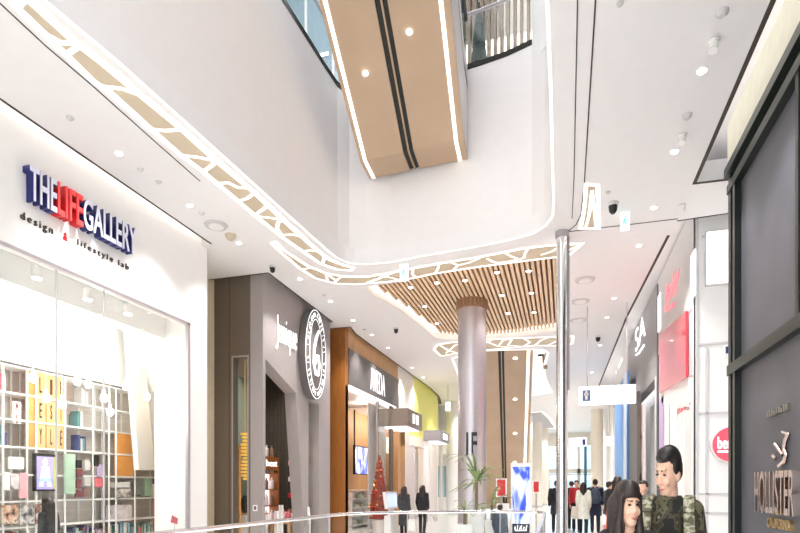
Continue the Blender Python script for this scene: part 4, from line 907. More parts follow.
for i in range(9):
    y = p.y+(q.y-p.y)*(i+.1)/9; b.box(Xs-.03, Xs, y+(q.y-p.y)*.07, y, p.z, za-(.01 if i % 3 else .03))
b.build('raised_marks', mat('pewter', S(140,136,130), .4, .6), s)
s = thing('bird_emblem', 'silver soaring bird emblem above the large silver letters', 'emblem', aX(783, 450, Xs))
E_ = lambda x, y: aX(x, y, Xs-.02)
b = MB(); b.path([E_(783,432), E_(788,434), E_(785,441), E_(784,449), E_(786,455), E_(784,462), E_(779,466)], .022, 8); b.path([E_(775,444), E_(779,450), E_(783,455)], .02, 8); b.path([E_(773,456), E_(776,459)], .02, 8); b.build('bird', silver, s)
# oval pink red sign on the alcove wall
YO = 10.75
s = thing('oval_sign', 'pink red oval sign with white letters on the white alcove wall', 'sign', aY(731, 444, YO))
c = aY(731.5, 444.5, YO); e0 = aY(711, 444.5, YO); rx = c.x-e0.x; rz = aY(731, 426, YO).z-c.z
ov = lambda k, y: [V((c.x+k*rx*math.cos(2*math.pi*i/40), y, c.z+k*rz*math.sin(2*math.pi*i/40))) for i in range(40)]
MB().prism(ov(1, YO), (0,.08,0)).build('rim', W['white'], s); MB().prism(ov(.93, YO-.01), (0,.02,0)).build('face', mat('rose_red', S(226,74,92), .4, emit=S(226,74,92), es=.35), s)
a0 = aY(717.5, 450, YO); text('lettering', 'bene', W['sign'], s, V((a0.x, YO-.01, 0)), V((aY(737, 450, YO).x, YO-.01, 0)), aY(718, 437, YO).z, aY(718, 449, YO).z, NY, .02, .01)
MB().box(a0.x, c.x+.35, YO-.03, YO-.01, aY(718, 452.8, YO).z, aY(718, 450.8, YO).z).build('underline', W['sign'], s)
s = thing('blade_sign', 'small navy and white blade sign at the black shop front corner', 'sign', aY(727, 351, 10.0))
p, q = aY(724.5, 345, 10.0), aY(730.5, 357, 10.0); MB().box(p.x, q.x, 10.0, 10.08, q.z, p.z).build('plate', W['white'], s); MB().box(p.x+.015, q.x-.015, 9.99, 10.0, q.z+.06, p.z-.03).build('symbol', W['navy'], s); MB().box(q.x, q.x+1.0, 10.03, 10.05, p.z-.06, p.z-.03).build('bracket', W['steel'], s)
# white shop with the red panel
XR = 2.2; rx_ = lambda x, y: aX(x, y, XR)
yA_, yB_ = rx_(697, 400).y, rx_(657.5, 400).y
t = thing('storefront', 'white shop front with large slanting red panel on the right', 'storefront', (XR, 13, 0))
zo = rx_(688, 377).z
MB().box(XR, XR+.25, yA_+.13, yB_, min(rx_(688.5,311).z, rx_(661.5,334).z)-.04, 6.5).build('upper_wall', W['lgrey'], t)
MB().box(XR, XR+.25, yA_+.13, yA_+.35, 0, min(rx_(688.5,311).z, rx_(661.5,334).z)-.04).build('post', W['white'], t); MB().box(XR-.02, XR+.25, yB_-.14, yB_, 0, 6.4).build('post', W['charcoal'], t)
MB().box(XR+2.2, XR+2.29, yA_, yB_, 0, 4.6).build('back_wall', W['cream'], t); MB().box(XR+.26, XR+2.2, yA_+.12, yB_, 4.5, 4.6).build('shop_ceiling', W['white'], t)
MB().box(XR+.26, XR+2.2, yB_-.07, yB_-.01, 0, 4.5).build('side_wall', W['white'], t)
b = MB(); A_, B_, C_, D_ = rx_(688.5,311), rx_(661.5,334), rx_(661.5,393), rx_(688.5,377); b.prism([A_, B_, C_, D_], (-.05,0,0)); b.build('red_panel', mat('glossy_red', S(222,66,82), .12, coat=.5), t)
b = MB(); A2_ = aX(690.5,311,XR+.3); b.prism([A_, A2_, aX(690.5,377,XR+.3), D_], (0,.03,0)); b.build('red_return', W['redp'], t)
lo_ = rx_(661.5,393); b = MB(); b.prism([V((XR, D_.y, D_.z)), V((XR, C_.y, C_.z)), V((XR, C_.y, C_.z-.25)), V((XR, D_.y, D_.z-.55))], (.08,0,0)); b.build('white_apron', W['white'], t)
for a, e in ((659,664),(676,678),(683,690)): p, q = rx_(a, 450), rx_(e, 450); MB().box(XR+.02, XR+.1, q.y, p.y, 0, C_.z-.2).build('panel_post', W['white'], t)
for a, e in ((691.5,696),(658.5,661)): p, q = rx_(a, 300), rx_(e, 300); MB().box(XR-.02, XR, q.y, p.y, rx_(694,297).z if a > 680 else rx_(660,330).z, rx_(694,252).z if a > 680 else rx_(660,294).z).build('glow_panel', W['signp'], t)
p, q = rx_(659,394), rx_(663.5,440); MB().box(XR, XR+.02, q.y, p.y, 1.9, rx_(661,398).z).build('lilac_banner', G['lilac'], t)
text('door_lettering', 'Baby', G['rose'], t, V((XR+.02, rx_(676.5,410).y, 0)), V((XR+.02, rx_(689.5,410).y, 0)), rx_(683,405).z, rx_(683,412).z, NX, .01)
s = thing('shop_sign', 'pink script lettering on the light grey wall above the red panel', 'sign', rx_(672, 290)); text('lettering', 'Baby', mat('lit_rose', S(240,130,140), .4, emit=S(240,130,140), es=.5), s, V((XR, rx_(665.5,300).y, 0)), V((XR, rx_(680,300).y, 0)), rx_(672,276).z, rx_(672,303).z, NX, .015, .004, shear=.3)
b = MB(); b.bar(V((XR-.03, rx_(667,309).y, rx_(667,310).z)), V((XR-.03, rx_(675,303).y, rx_(675,304.5).z)), .04, .08); b.build('underline', mat('rose_bar', S(240,130,140), .4, emit=S(240,130,140), es=.5), s)
for i, (x, y) in enumerate(((693,408),(693,437))):
    c = aX(x, y, XR+.4); h = thing('coat_hanger', ['upper','lower'][i]+' black coat hanger shape hanging inside the white shop', 'hanger', c)
    MB().path([c+V((0,-.2,-.18)), c+V((0,-.02,0)), c+V((0,.02,0)), c+V((0,.2,-.18))], .014, 6).build('bar', W['black'], h); MB().path([c, c+V((0,.03,.06)), c+V((0,-.01,.09))], .01, 6).build('hook', W['steel'], h)
    MB().tube(c+V((0,0,.09)), (c.x, c.y, 4.5), .003, n=6).build('cord', W['steel'], h)
point((3.2, 12.6, 4.1), 60, r=.12); point((3.3, 14.3, 4.1), 40, r=.12)
# dark grey shop and lighter grey shop beyond
def rshop(label, pxa, pxb, zbt, m, post, XW=2.2):
    a = aX(pxa, 400, XW).y; e = aX(pxb, 400, XW).y; t = thing('storefront', label, 'storefront', (XW, a, 0))
    MB().box(XW, XW+.25, a, e, zbt, 6.5).build('sign_band', m, t); MB().box(XW-.02, XW+.2, e-.3, e, 0, zbt).build('post', post, t); MB().box(XW-.02, XW+.2, a+.02, a+.25, 0, zbt).build('post', W['lgrey'], t)
    MB().box(XW+1.6, XW+1.7, a, e, 0, zbt).build('back_wall', W['lgrey'], t); return t, a, e
zg = aX(655, 378, 2.2).z
MB().box(XR+.01, XR+.2, yA_+.31, yB_-.15, D_.z, min(A_.z, B_.z)-.05).build('backing', W['lgrey'], t)
t, a, e = rshop('dark grey shop front with white initials, beyond the white shop', 657.2, 628, zg, W['grey2'], W['grey'])
s = thing('shop_sign', 'white initials with curved underline on the dark grey band on the right', 'sign', rx_(640, 340)); text('lettering', 'SA', W['sign'], s, V((2.2, rx_(635.5,340).y, 0)), V((2.2, rx_(645.5,340).y, 0)), rx_(640,322).z, rx_(640,345).z, NX, .012, .0)
MB().path([V((2.17, rx_(637,356).y, rx_(637,355).z)), V((2.17, rx_(640,352).y, rx_(640,353).z)), V((2.17, rx_(645,346).y, rx_(645,345).z))], .03, 6).build('underline', W['sign'], s)
p, q = rx_(640, 440), rx_(646.5, 440); pn = thing('poster_stand', 'white tall poster with black line figure beside the grey shop', 'poster', (2.15, q.y, 0)); MB().box(2.12, 2.18, q.y, p.y, 0, zg-.4).build('panel', mat('pale_pink_panel', S(240,226,224), .5), pn)
b = MB(); mx = (p.y+q.y)/2; b.path([V((2.11, mx+.3, 2.9)), V((2.11, mx, 3.3)), V((2.11, mx-.3, 2.9)), V((2.11, mx-.1, 2.4)), V((2.11, mx-.35, 1.7)), V((2.11, mx, 1.2))], .05, 6); b.build('figure_line', W['black'], pn)
t, a, e = rshop('pale grey shop front with white letters, beyond the dark grey shop', 627.8, 613, rx_(620, 398).z, W['lgrey'], W['white'])
s = thing('shop_sign', 'white slanted letters on the pale grey band far on the right', 'sign', rx_(620, 355)); text('lettering', 'NIF', W['sign'], s, V((2.2, rx_(616,355).y, 0)), V((2.2, rx_(624,355).y, 0)), rx_(620,346).z, rx_(620,366).z, NX, .012, .0)
bp = thing('banner_panel', 'tall blue banner panel standing beside the grey shop on the right', 'banner', aX(623, 480, 2.0)); p, q = aX(616.5, 403, 2.0), aX(629, 403, 2.0)
MB().box(1.94, 2.0, q.y, p.y, 0, p.z+.4).build('panel', W['blue'], bp); p2 = aX(628, 430, 2.0); MB().box(1.92, 1.95, q.y, q.y+.9, 0, p.z+.4).build('pale_edge', mat('pale_blue', S(206,226,244), .5), bp)
dp = MB(); p, q = aX(630, 430, 2.05), aX(639, 430, 2.05); dp.box(2.0, 2.1, q.y, p.y, 0, 4.2); tag(origin(dp.build('dark_pillar', W['grey']), (2.05, q.y, 0)), 'tall dark grey pillar between the blue banner and the pale poster', 'pillar')
# hanging way sign
c = aD(607.5, 394, 13.8); hs = thing('hanging_sign', 'white hanging direction sign with restroom symbol over the right walkway', 'sign', c)
p, q = aY(579, 388, c.y), aY(636, 405, c.y); zt, zb = aY(607, 385.5, c.y).z, aY(607, 404, c.y).z
MB().box(p.x, q.x, c.y, c.y+.12, zb, zt).build('panel', W['signp'], hs)
k = (zt-zb); x0 = p.x+.08
MB().box(x0, x0+k*.42, c.y-.006, c.y, zb+k*.2, zt-k*.2).build('symbol_plate', mat('steel_blue', S(84,110,150), .4), hs)
b = MB(); b.box(x0+k*.1, x0+k*.32, c.y-.012, c.y-.006, zb+k*.5, zb+k*.64).box(x0+k*.15, x0+k*.27, c.y-.012, c.y-.006, zb+k*.28, zb+k*.62).box(x0+k*.16, x0+k*.26, c.y-.012, c.y-.006, zb+k*.66, zb+k*.74); b.build('symbol', W['white'], hs)
text('lettering', '( P', mat('pale_blue_text', S(200,208,224), .5), hs, V((x0+k*.72, c.y, 0)), V((x0+k*1.3, c.y, 0)), zb+k*.65, zb+k*.32, NY, .005)
for x in (p.x+.2, q.x-.2): MB().tube((x, c.y+.06, zt), (x, c.y+.06, H), .012, n=8).build('rod', W['steel'], hs)
def smallsign(label, px0, px1, yt, yb, d, post=None):
    p, q = aD(px0, yt, d), aD(px1, yb, d); o = thing('hanging_sign', label, 'sign', p); MB().box(p.x, q.x, p.y, p.y+.12, q.z, p.z).build('panel', W['signp'], o)
    if post: MB().tube((q.x-.05, p.y+.06, 0), (q.x-.05, p.y+.06, p.z), .06).build('post', mat('teal_post', S(70,110,120), .4), o); MB().box(q.x-.18, q.x-.05, p.y-.006, p.y, q.z+.05, q.z+.3).build('symbol', W['navy'], o)
    else: MB().tube(((p.x+q.x)/2, p.y+.06, p.z), ((p.x+q.x)/2, p.y+.06, H), .015).build('rod', W['steel'], o)
smallsign('white sign board on a slim teal post far down the walkway', 569, 586.5, 438, 446.5, 24, True)
smallsign('small white hanging sign far down the walkway near the blue banner', 604, 615, 437, 445.5, 27)
# far columns
for i, (x, yt, d, r) in enumerate(((597, 424, 33, .35), (526, 426, 36, .4), (537, 436, 40, .35), (453, 424, 30, .35), (545, 440, 44, .3))):
    c = aD(x, 486, d); t = thing('round_column', ['pale round column behind the white walkway signs','beige column just right of the far escalator foot','slim beige column right of the far escalator, farther off','white column at the left of the steel column','farthest slim column beside the steel pole'][i], 'column', (c.x, c.y, 0))
    MB().lathe((c.x, c.y, 0), [(r,0),(r,H)], 24).build('shaft', W['cream'] if i != 3 else W['white'], t, smooth=True); MB().lathe((c.x, c.y, 0), [(r+.03,.001),(r+.03,.12)], 24).build('base', W['lgrey'], t)
# ================================================================== CEILING FITTINGS
def near(p): return 'above the left shop front' if p.x < -4.9 and p.y < 10.5 else ('in the left ceiling before the third shop' if p.x < -3.8 else ('in the right ceiling by the black shop' if p.y < 10.3 else 'in the far right ceiling'))
def downlight(x, y, z=H, power=0, label=None, group='round downlights in the white ceiling', r=.045):
    p = aZ(x, y, z); return downlight_at(p, power, label, group, r)
CNT = {}
def downlight_at(p, power=0, label=None, group='round downlights in the white ceiling', r=.055):
    if label is None:
        k = near(p); CNT[k] = CNT.get(k, 0)+1; label = '%s lit round downlight %s' % (ORD[(CNT[k]-1) % 20], k)
    t = thing('ceiling_downlight', label, 'downlight', p, group)
    MB().lathe(p+V((0,0,-.012)), [(r*1.25,0),(r*1.3,.012)], 16).build('trim_ring', W['white'], t); MB().lathe(p+V((0,0,-.018)), [(r,0),(r,.006)], 16).build('lens', W['ledc'], t)
    if power: spot(p+V((0,0,-.06)), power, 1.75, (1,.985,.975), .07)
    return t
DP = 240
for x, y in [(119,153),(190,204.7),(239,242.5)]: downlight(x, y, power=DP*.55)
for x, y in [(300,278.5),(330.7,301),(353,320),(372,334.5),(388,347.5),(412,367.5),(423,377)]: downlight(x, y, power=DP*.8)
for x, y in [(702,70),(674.8,151),(654,207)]: downlight(x, y, power=DP*.9)
for x, y in [(639,245),(614,298),(607,317),(600,345),(592,372),(588,395)]: downlight(x, y, power=DP*1.15)
SLD = [(410.6,287),(437,282.5),(465,280),(497,272),(528.5,270.7),(424.5,306),(437,323),(502,295),(531.5,292.6),(508,313),(534,312)]
for i, (x, y) in enumerate(SLD): downlight(x, y, 6.03, DP*.5 if i % 2 else 0, '%s bright spotlight set between the oak slats of the ceiling' % ORD[i], 'spotlights between the oak slats', .05)
# fill spots without fittings, added out of frame and far off to brighten ceilings
for y in (-3, 0, 3): 
    for x, k in ((-5.6, .2), (1.0, .95)): spot((x, y, H-.06), DP*k, 1.9, (1,.985,.975), .1)
for y in (30, 37, 44):
    for x in (-5, -1.5, 1.2): spot((x, y, H-.06), DP*1.4, 2.0, (1,.98,.96), .1)
for y in (22, 26, 29): spot((-4.6, y, H-.06), DP*1.3, 1.9, (1,.985,.975), .1); spot((.8, y, H-.06), DP*1.2, 1.9, (1,.98,.96), .1)
for y in (1, 5, 9, 14): 
    for x in (-4.5, -2, 1.5): point((x, y, -1.6), 35, (1,.985,.975), .2)  # unseen fill lamps below the floor, added to light the void from underneath
def sensor(x, y, label, kind='ceiling_sensor', r=.042, h=.03, m='lgrey'):
    p = aZ(x, y, H); o = MB().lathe(p+V((0,0,-h)), [(r*.55,0),(r,h*.5),(r*1.1,h)], 16).build(kind, W[m], smooth=True); return tag(origin(o, p), label, kind.split('_')[-1], 'small round ceiling fittings')
for i, (x, y) in enumerate([(70,117.5),(140.4,169),(158.5,181.6),(202,213)]): sensor(x, y, '%s small grey sensor from the left in the ceiling over the left shop' % ORD[i])
sensor(230.5, 235, 'beige cone fitting beside the round vent in the left ceiling', 'ceiling_fitting', .09, .09, 'beige')
sensor(324.5, 295, 'small grey sensor in the ceiling above the taupe shop'); sensor(364.7, 329, 'grey sensor in the ceiling before the wood framed shop'); sensor(620, 3, 'tiny sensor at the top of the right ceiling', r=.03)
sensor(722, 11, 'round grey fitting at the top of the right ceiling', 'ceiling_fitting', .055, .05); sensor(687, 115, 'round grey fitting in the middle of the right ceiling', 'ceiling_fitting', .055, .05); sensor(608, 192, 'tiny sensor in the right ceiling near the security camera', r=.035)
def vent(x, y, label, r=.2):
    p = aZ(x, y, H); t = thing('round_ceiling_vent', label, 'vent', p, 'round ceiling vents'); MB().lathe(p+V((0,0,-.03)), [(r*.9,0),(r,.03)], 24).build('rim', W['lgrey'], t); MB().lathe(p+V((0,0,-.045)), [(r*.6,0),(r*.65,.016)], 24).build('disc', W['ceil'], t)
vent(216, 225, 'round beige vent in the ceiling above the left shop end')
for (x, y), n in zip([(585,279.5),(580.5,301),(578,320)], ('nearest','middle','farthest')): vent(x, y, '%s of three round vents beside the steel pole in the right ceiling' % n, .22)
def spotfix(x, y, label):
    p = aZ(x, y, H); t = thing('ceiling_spotlight', label, 'spotlight', p, 'white cylinder spotlights'); MB().lathe(p+V((0,0,-.03)), [(.055,0),(.055,.02)], 16).build('base', W['white'], t); MB().tube(p+V((0,0,-.03)), p+V((-.015,-.03,-.13)), .042, .042, 16).build('lamp_can', W['white'], t)
spotfix(714, 40, 'upper white cylinder spotlight on the right ceiling'); spotfix(682.6, 134.5, 'middle white cylinder spotlight on the right ceiling'); spotfix(682, 205, 'lower white cylinder spotlight near the alcove on the right ceiling')
def camera_dome(x, y, label, s=1.0):
    p = aZ(x, y, H); t = thing('security_camera', label, 'security camera', p); MB().lathe(p+V((0,0,-.05*s)), [(.07*s,0),(.09*s,.05*s)], 16).build('mount', W['lgrey'], t); MB().lathe(p+V((0,0,-.17*s)), [(.03*s,0),(.06*s,.04*s),(.07*s,.12*s)], 16).build('dome', W['black'], t, smooth=True)
camera_dome(272.5, 266, 'black dome camera above the taupe shop corner', .8); camera_dome(613, 203, 'black dome camera in the right ceiling beside the exit sign'); camera_dome(396, 328, 'black dome camera in the ceiling before the lime green wall', .9); camera_dome(598, 336, 'dark camera in the far right ceiling above the hanging sign', 1)
def exit_sign(label, px0, px1, yt, yb, d):
    p, q = aD(px0, yt, d), aD(px1, yb, d); t = thing('exit_sign', label, 'exit sign', p)
    MB().box(p.x, q.x, p.y, p.y+.05, q.z, p.z).build('panel', mat('exit_panel', S(232,250,246), .4, emit=S(220,250,244), es=.8), t)
    cx = (p.x+q.x)/2; cz = (p.z+q.z)/2; hh = (p.z-q.z); b = MB(); b.ell((cx, p.y-.006, cz+.22*hh), (.025*hh*2,.005,.03*hh*2), 8, 5).bar((cx, p.y-.006, cz+.14*hh), (cx-.02, p.y-.006, cz-.08*hh), .07*hh, .01, (0,1,0)).bar((cx-.02, p.y-.006, cz-.05*hh), (cx-.14*hh, p.y-.006, cz-.25*hh), .05*hh, .01, (0,1,0)).bar((cx-.02, p.y-.006, cz-.05*hh), (cx+.12*hh, p.y-.006, cz-.22*hh), .05*hh, .01, (0,1,0)).bar((cx-.13*hh, p.y-.006, cz+.03*hh), (cx+.13*hh, p.y-.006, cz+.1*hh), .04*hh, .01, (0,1,0))
    b.build('running_figure', mat('exit_green', S(90,210,180), .4, emit=S(90,210,180), es=.4), t)
    MB().tube((cx, p.y+.025, p.z), (cx, p.y+.025, H), .012, n=8).build('rod', W['steel'], t)
exit_sign('hanging exit sign with green running figure at the edge of the slatted ceiling', 400, 408.5, 264.5, 281, 11.2)
exit_sign('hanging exit sign with green running figure in the right ceiling', 620.5, 629.5, 213, 230, 9.2)
exit_sign('small pale exit sign far off right of the lime green wall', 445.5, 450.5, 402, 411, 25)
# ================================================================== PLANTS, TOTEM AND STANDS ON THE BRIDGE
def leafblade(b, o, a, L, up, w):    # an arching blade made of solid thin segments
    d = V((math.cos(a), math.sin(a), 0)); n = V((-d.y, d.x, 0)); P = []
    for k in range(7):
        t = k/6; P.append((o+d*(L*t)+V((0,0,L*(up*t-(up*.55+.35)*t*t))), w*(1-t)**.7*min(1, .35+2*t)+.002))
    for (p, wp), (q, wq) in zip(P, P[1:]):
        A = [p-n*wp, p+n*wp, q+n*wq, q-n*wq]; b.prism(A, (0,0,.006))
def palm(label, x, ytop, yc, ypot, d, n, L, pot_r, trunk_r=.03, yb=None, potm='pot', phase=0):
    c = aD(x, 486, d); c.z = 0; zc = aD(x, yc, d).z; zp = aD(x, ypot, d).z
    t = thing('potted_plant', label, 'plant', c)
    MB().lathe(c, [(pot_r*.7,0),(pot_r,zp),(pot_r*.85,zp),(pot_r*.8,zp-.05)], 20).build('pot', W[potm], t, smooth=True)
    MB().tube(c+V((0,0,zp-.06)), c+V((0,0,zc)), trunk_r*1.2, trunk_r, 10).build('trunk', mat('palm_trunk', S(120,104,84), .8), t)
    b = MB(); random.seed(int(x))
    for i in range(n):
        a = phase+6.283*i/n*1.618*3; up = [1.5,.9,.45,-.1,2.4][i % 5]; leafblade(b, c+V((0,0,zc)), a, L*random.uniform(.75,1.05), up, L*.06)
    b.build('leaves', W['leaf'], t)
palm('tall spiky potted palm in a white pot before the steel column', 476.5, 455, 482, 511, 11.0, 26, .62, .17)
palm('short spiky plant behind the railing left of the tall palm', 465, 495, 512, 524, 10.6, 18, .3, .16)
palm('bushy green plant between the tall palm and the red poster stand', 492, 480, 505, 520, 11.4, 24, .42, .15)
# advertising totem
c = aD(521, 486, 11.6); p, q = aD(510.5, 463, 11.6), aD(531.5, 463, 11.6)
t = thing('advertising_totem', 'tall white advertising totem with blue and white flowing picture behind the railing', 'advertising screen', (c.x, c.y, 0))
MB().box(p.x, q.x, c.y, c.y+.15, 0, p.z).build('casing', W['white'], t); MB().box(p.x-.06, q.x+.06, c.y-.08, c.y+.23, 0, .04).build('base', W['lgrey'], t)
sp = MB().box(p.x+.035, q.x-.035, c.y-.008, c.y, .72, p.z-.08).build('screen', W['screen'], t)
z1 = aD(521, 521, 11.6).z; MB().box(p.x+.035, q.x-.035, c.y-.008, c.y, .35, .72).build('dark_caption', mat('caption_black', S(26,26,40), .3), t)
b = MB()
for i in range(6): x = p.x+.1+(q.x-p.x-.2)*i/5; b.bar((x-.012, c.y-.01, .58), (x+.012*(i % 3-1), c.y-.01, .66+.03*(i % 2)), .018, .006, (0,1,0))
b.bar((p.x+.09, c.y-.01, .57), (q.x-.09, c.y-.01, .58), .014, .006, (0,1,0)); b.build('caption', W['sign'], t)
def redstand(label, x0, x1, yt, yb, d):
    p, q = aD(x0, yt, d), aD(x1, yb, d); t = thing('poster_stand', label, 'poster stand', ((p.x+q.x)/2, p.y, 0))
    MB().box(p.x, q.x, p.y, p.y+.03, q.z, p.z).build('frame', W['white'], t); MB().box(p.x+.025, q.x-.025, p.y-.006, p.y, q.z+.025, p.z-.025).build('poster', tex_mat('red_poster', [S(196,40,44),S(206,60,58),S(240,200,170)], 'noise', 7, .5, pos=[.4,.56,.66]), t)
    m = (p.x+q.x)/2; MB().tube((m, p.y+.015, 0), (m, p.y+.015, q.z), .02).build('post', W['steel'], t); MB().box(m-.18, m+.18, p.y-.13, p.y+.16, 0, .03).build('base', W['steel'], t)
    return p, q
redstand('red poster in a white stand left of the advertising totem', 496, 507, 478.5, 497, 12.2); redstand('smaller red poster stand right of the advertising totem', 532.5, 540, 480.5, 493, 13)
c = aD(501, 486, 12.6); o = MB().box(c.x-.1, c.x+.16, c.y, c.y+.25, 0, 1.1).build('white_counter', W['white']); tag(origin(o, (c.x, c.y, 0)), 'white counter block under the left red poster', 'counter')
c = aD(483, 486, 10.5); o = MB().box(c.x-.9, c.x-.0, c.y, c.y+.35, 0, .58).build('planter_box', W['pot']); 
bpy.data.objects.remove(o)
# ================================================================== PEOPLE
def blob(name, fn, voxel, m, parent, Mx, it=3):
    b = MB(); fn(b); b.b.transform(Mx); bmesh.ops.recalc_face_normals(b.b, faces=b.b.faces)
    me = bpy.data.meshes.new('tmp'); b.b.to_mesh(me); b.b.free(); o = bpy.data.objects.new('tmp', me); C.objects.link(o)
    r = o.modifiers.new('r', 'REMESH'); r.mode = 'VOXEL'; r.voxel_size = voxel
    if it: s = o.modifiers.new('s', 'SMOOTH'); s.iterations = it; s.factor = .5
    dg = bpy.context.evaluated_depsgraph_get(); me2 = bpy.data.meshes.new_from_object(o.evaluated_get(dg)); bpy.data.objects.remove(o); bpy.data.meshes.remove(me)
    me2.name = name; o2 = link(name, me2, m, parent)
    for p in me2.polygons: p.use_smooth = True
    return o2
def hd(b, Hm, c, r, n=16, m=10): b.ell(Hm @ V(c), r, n, m, Hm.to_3x3())
def hcap(b, Hm, p, q, r0, r1): b.cap(Hm @ V(p), Hm @ V(q), r0, r1, 10)
def person(label, px, d, h, rot, hair='short', top='black', top_len=.5, legs='black', shoes='black', walk=.0, wide=1.0, near=False, head=(0,0,0), fem=False, arms=(0,0), skirt=0, collar=False, hairm=None, cat='person', nof=False, headsc=(1,1,1), lift=0, sx=1, topm=None, legsm=None):
    c = aD(px, 486, d); c.z = 0; vox = .006 if near else .011
    t = thing('person', label, cat, c)
    Mx = M.Translation(c) @ M.Rotation(math.radians(rot), 4, 'Z') @ M.Scale(h/(1.72+lift), 4) @ M.Diagonal((sx, 1, 1, 1))
    sw = (.165 if fem else .19)*wide
    hz_ = 1.595+lift
    Hm = M.Translation((0, -.02, hz_)) @ M.Rotation(math.radians(head[0]), 4, 'Z') @ M.Rotation(math.radians(head[1]), 4, 'X') @ M.Rotation(math.radians(head[2]), 4, 'Y') @ M.Diagonal((headsc[0], headsc[1], headsc[2], 1))
    legp = []
    for sgn in (-1, 1):
        f = walk*sgn; hip = V((sgn*.09, 0, .9)); kn = V((sgn*.092, -f*.45-(.03 if f else 0), .49)); an = V((sgn*.092, -f*.9+(.06 if f < 0 else 0), .085)); legp.append((hip, kn, an))
    armp = []
    for sgn, fb in zip((-1, 1), arms):
        sh = V((sgn*sw, 0, 1.40)); el = V((sgn*(sw+.045), fb*.16+.02, 1.13)); wr = V((sgn*(sw+.035), fb*.34-.06, .89)); armp.append((sgn, sh, el, wr))
    def skin(b):
        hd(b, Hm, (0,.012,.038), (.074,.094,.088)); hd(b, Hm, (0,-.022,-.03), (.064,.074,.082)); hd(b, Hm, (0,-.05,-.088), (.042,.042,.03)); hd(b, Hm, (0,-.012,-.06), (.056,.06,.05))
        hcap(b, Hm, (0,-.09,.008), (0,-.112 if not fem else -.106,-.034), .007, .0125 if not fem else .0105); hd(b, Hm, (.013,-.1,-.038), (.009,.011,.008)); hd(b, Hm, (-.013,-.1,-.038), (.009,.011,.008))
        hd(b, Hm, (0,-.088,-.066), (.024,.012,.007)); hd(b, Hm, (0,-.086,-.078), (.019,.012,.008)); hd(b, Hm, (0,-.084,.024), (.05,.014,.012))
        for s_ in (-1, 1): hd(b, Hm, (s_*.036,-.075,-.036), (.024,.02,.022)); hd(b, Hm, (s_*.072,.012,-.014), (.011,.022,.034))
        b.cap((0,.012,1.40), (0,.0,1.53+lift), .058, .05)
        b.ell((0,.01,1.27), (sw*.86,.1,.18)); b.ell((0,.01,1.08), (.135,.095,.16)); b.ell((0,.01,.95), (.16,.105,.11))
        for hip, kn, an in legp:
            b.cap(hip, kn, .078, .052); b.cap(kn, an, .052, .036); b.cap(an+V((0,.02,-.045)), an+V((0,-.14,-.055)), .036, .026)
        for sgn, sh, el, wr in armp:
            b.cap(sh, el, .045, .036); b.cap(el, wr, .036, .026); pm = wr+V((-sgn*.005,-.015,-.07)); b.ell((wr+pm)/2+V((0,0,-.01)), (.02,.036,.05))
            for k in range(4):
                y = -.034+.021*k; L = (.062,.072,.068,.054)[k]; base = pm+V((0, y+.014, .0)); m1 = base+V((-sgn*.006,-.004,-L*.55)); b.cap(base, m1, .0095, .009, 8); b.cap(m1, m1+V((-sgn*.014,-.002,-L*.5)), .009, .008, 8)
            b.cap(wr+V((-sgn*.005,-.035,-.035)), wr+V((-sgn*.018,-.062,-.075)), .011, .009, 8)
    blob('body', skin, vox if near else .0105, W['skin'], t, Mx, 2)
    def trousers(b):
        b.ell((0,.01,.95), (.168,.115,.12))
        for hip, kn, an in legp: b.cap(hip, kn, .09, .066); b.cap(kn, an+V((0,0,.01)), .066, .055)
    blob('trousers', trousers, .012, legsm or mat('cloth_legs', S(*LG[legs]), .8), t, Mx, 3)
    for hip, kn, an in legp:
        blob('shoe', lambda b: (b.cap(an+V((0,.03,-.04)), an+V((0,-.15,-.052)), .045, .034), b.cap(an+V((0,.01,0)), an+V((0,.01,-.03)), .048, .05)), .012, mat('shoe', S(*LG[shoes]), .5), t, Mx, 2)
    def jacket(b):
        b.ell((0,.008,1.29), (sw*.93,.125,.175)); b.ell((0,.01,1.12), (.165*wide,.125,.18)); b.ell((0,.01,1.0), (.172*wide,.125,.12)); b.cap((-sw*.85,.005,1.40), (sw*.85,.005,1.40), .062, .062)
        b.cap((-sw*.4,.01,1.435), (sw*.4,.01,1.435), .045, .045)
        for sgn, sh, el, wr in armp: b.cap(sh, el, .066, .052); b.cap(el, wr+V((0,0,.02)), .052, .043)
        if top_len < .9:
            zb = top_len; zz = [zb, zb+.04, (zb+1.0)/2, 1.0, 1.1]; rr = [.205, .205, .19, .172, .15]; b.lathe((0,.01,0), [(r, z) for r, z in zip(rr, zz)], 20, wide, .72)
        if collar: b.lathe((0,.015,1.41), [(.085,0),(.082,.05),(.074,.078),(.05,.05),(.05,0)], 20, 1, 1.0)
    blob('jacket', jacket, .01 if near else .013, topm or mat('cloth_top', S(*LG[top]), .85, var=.1, vs=14), t, Mx, 2)
    hm = hairm or W['hair']
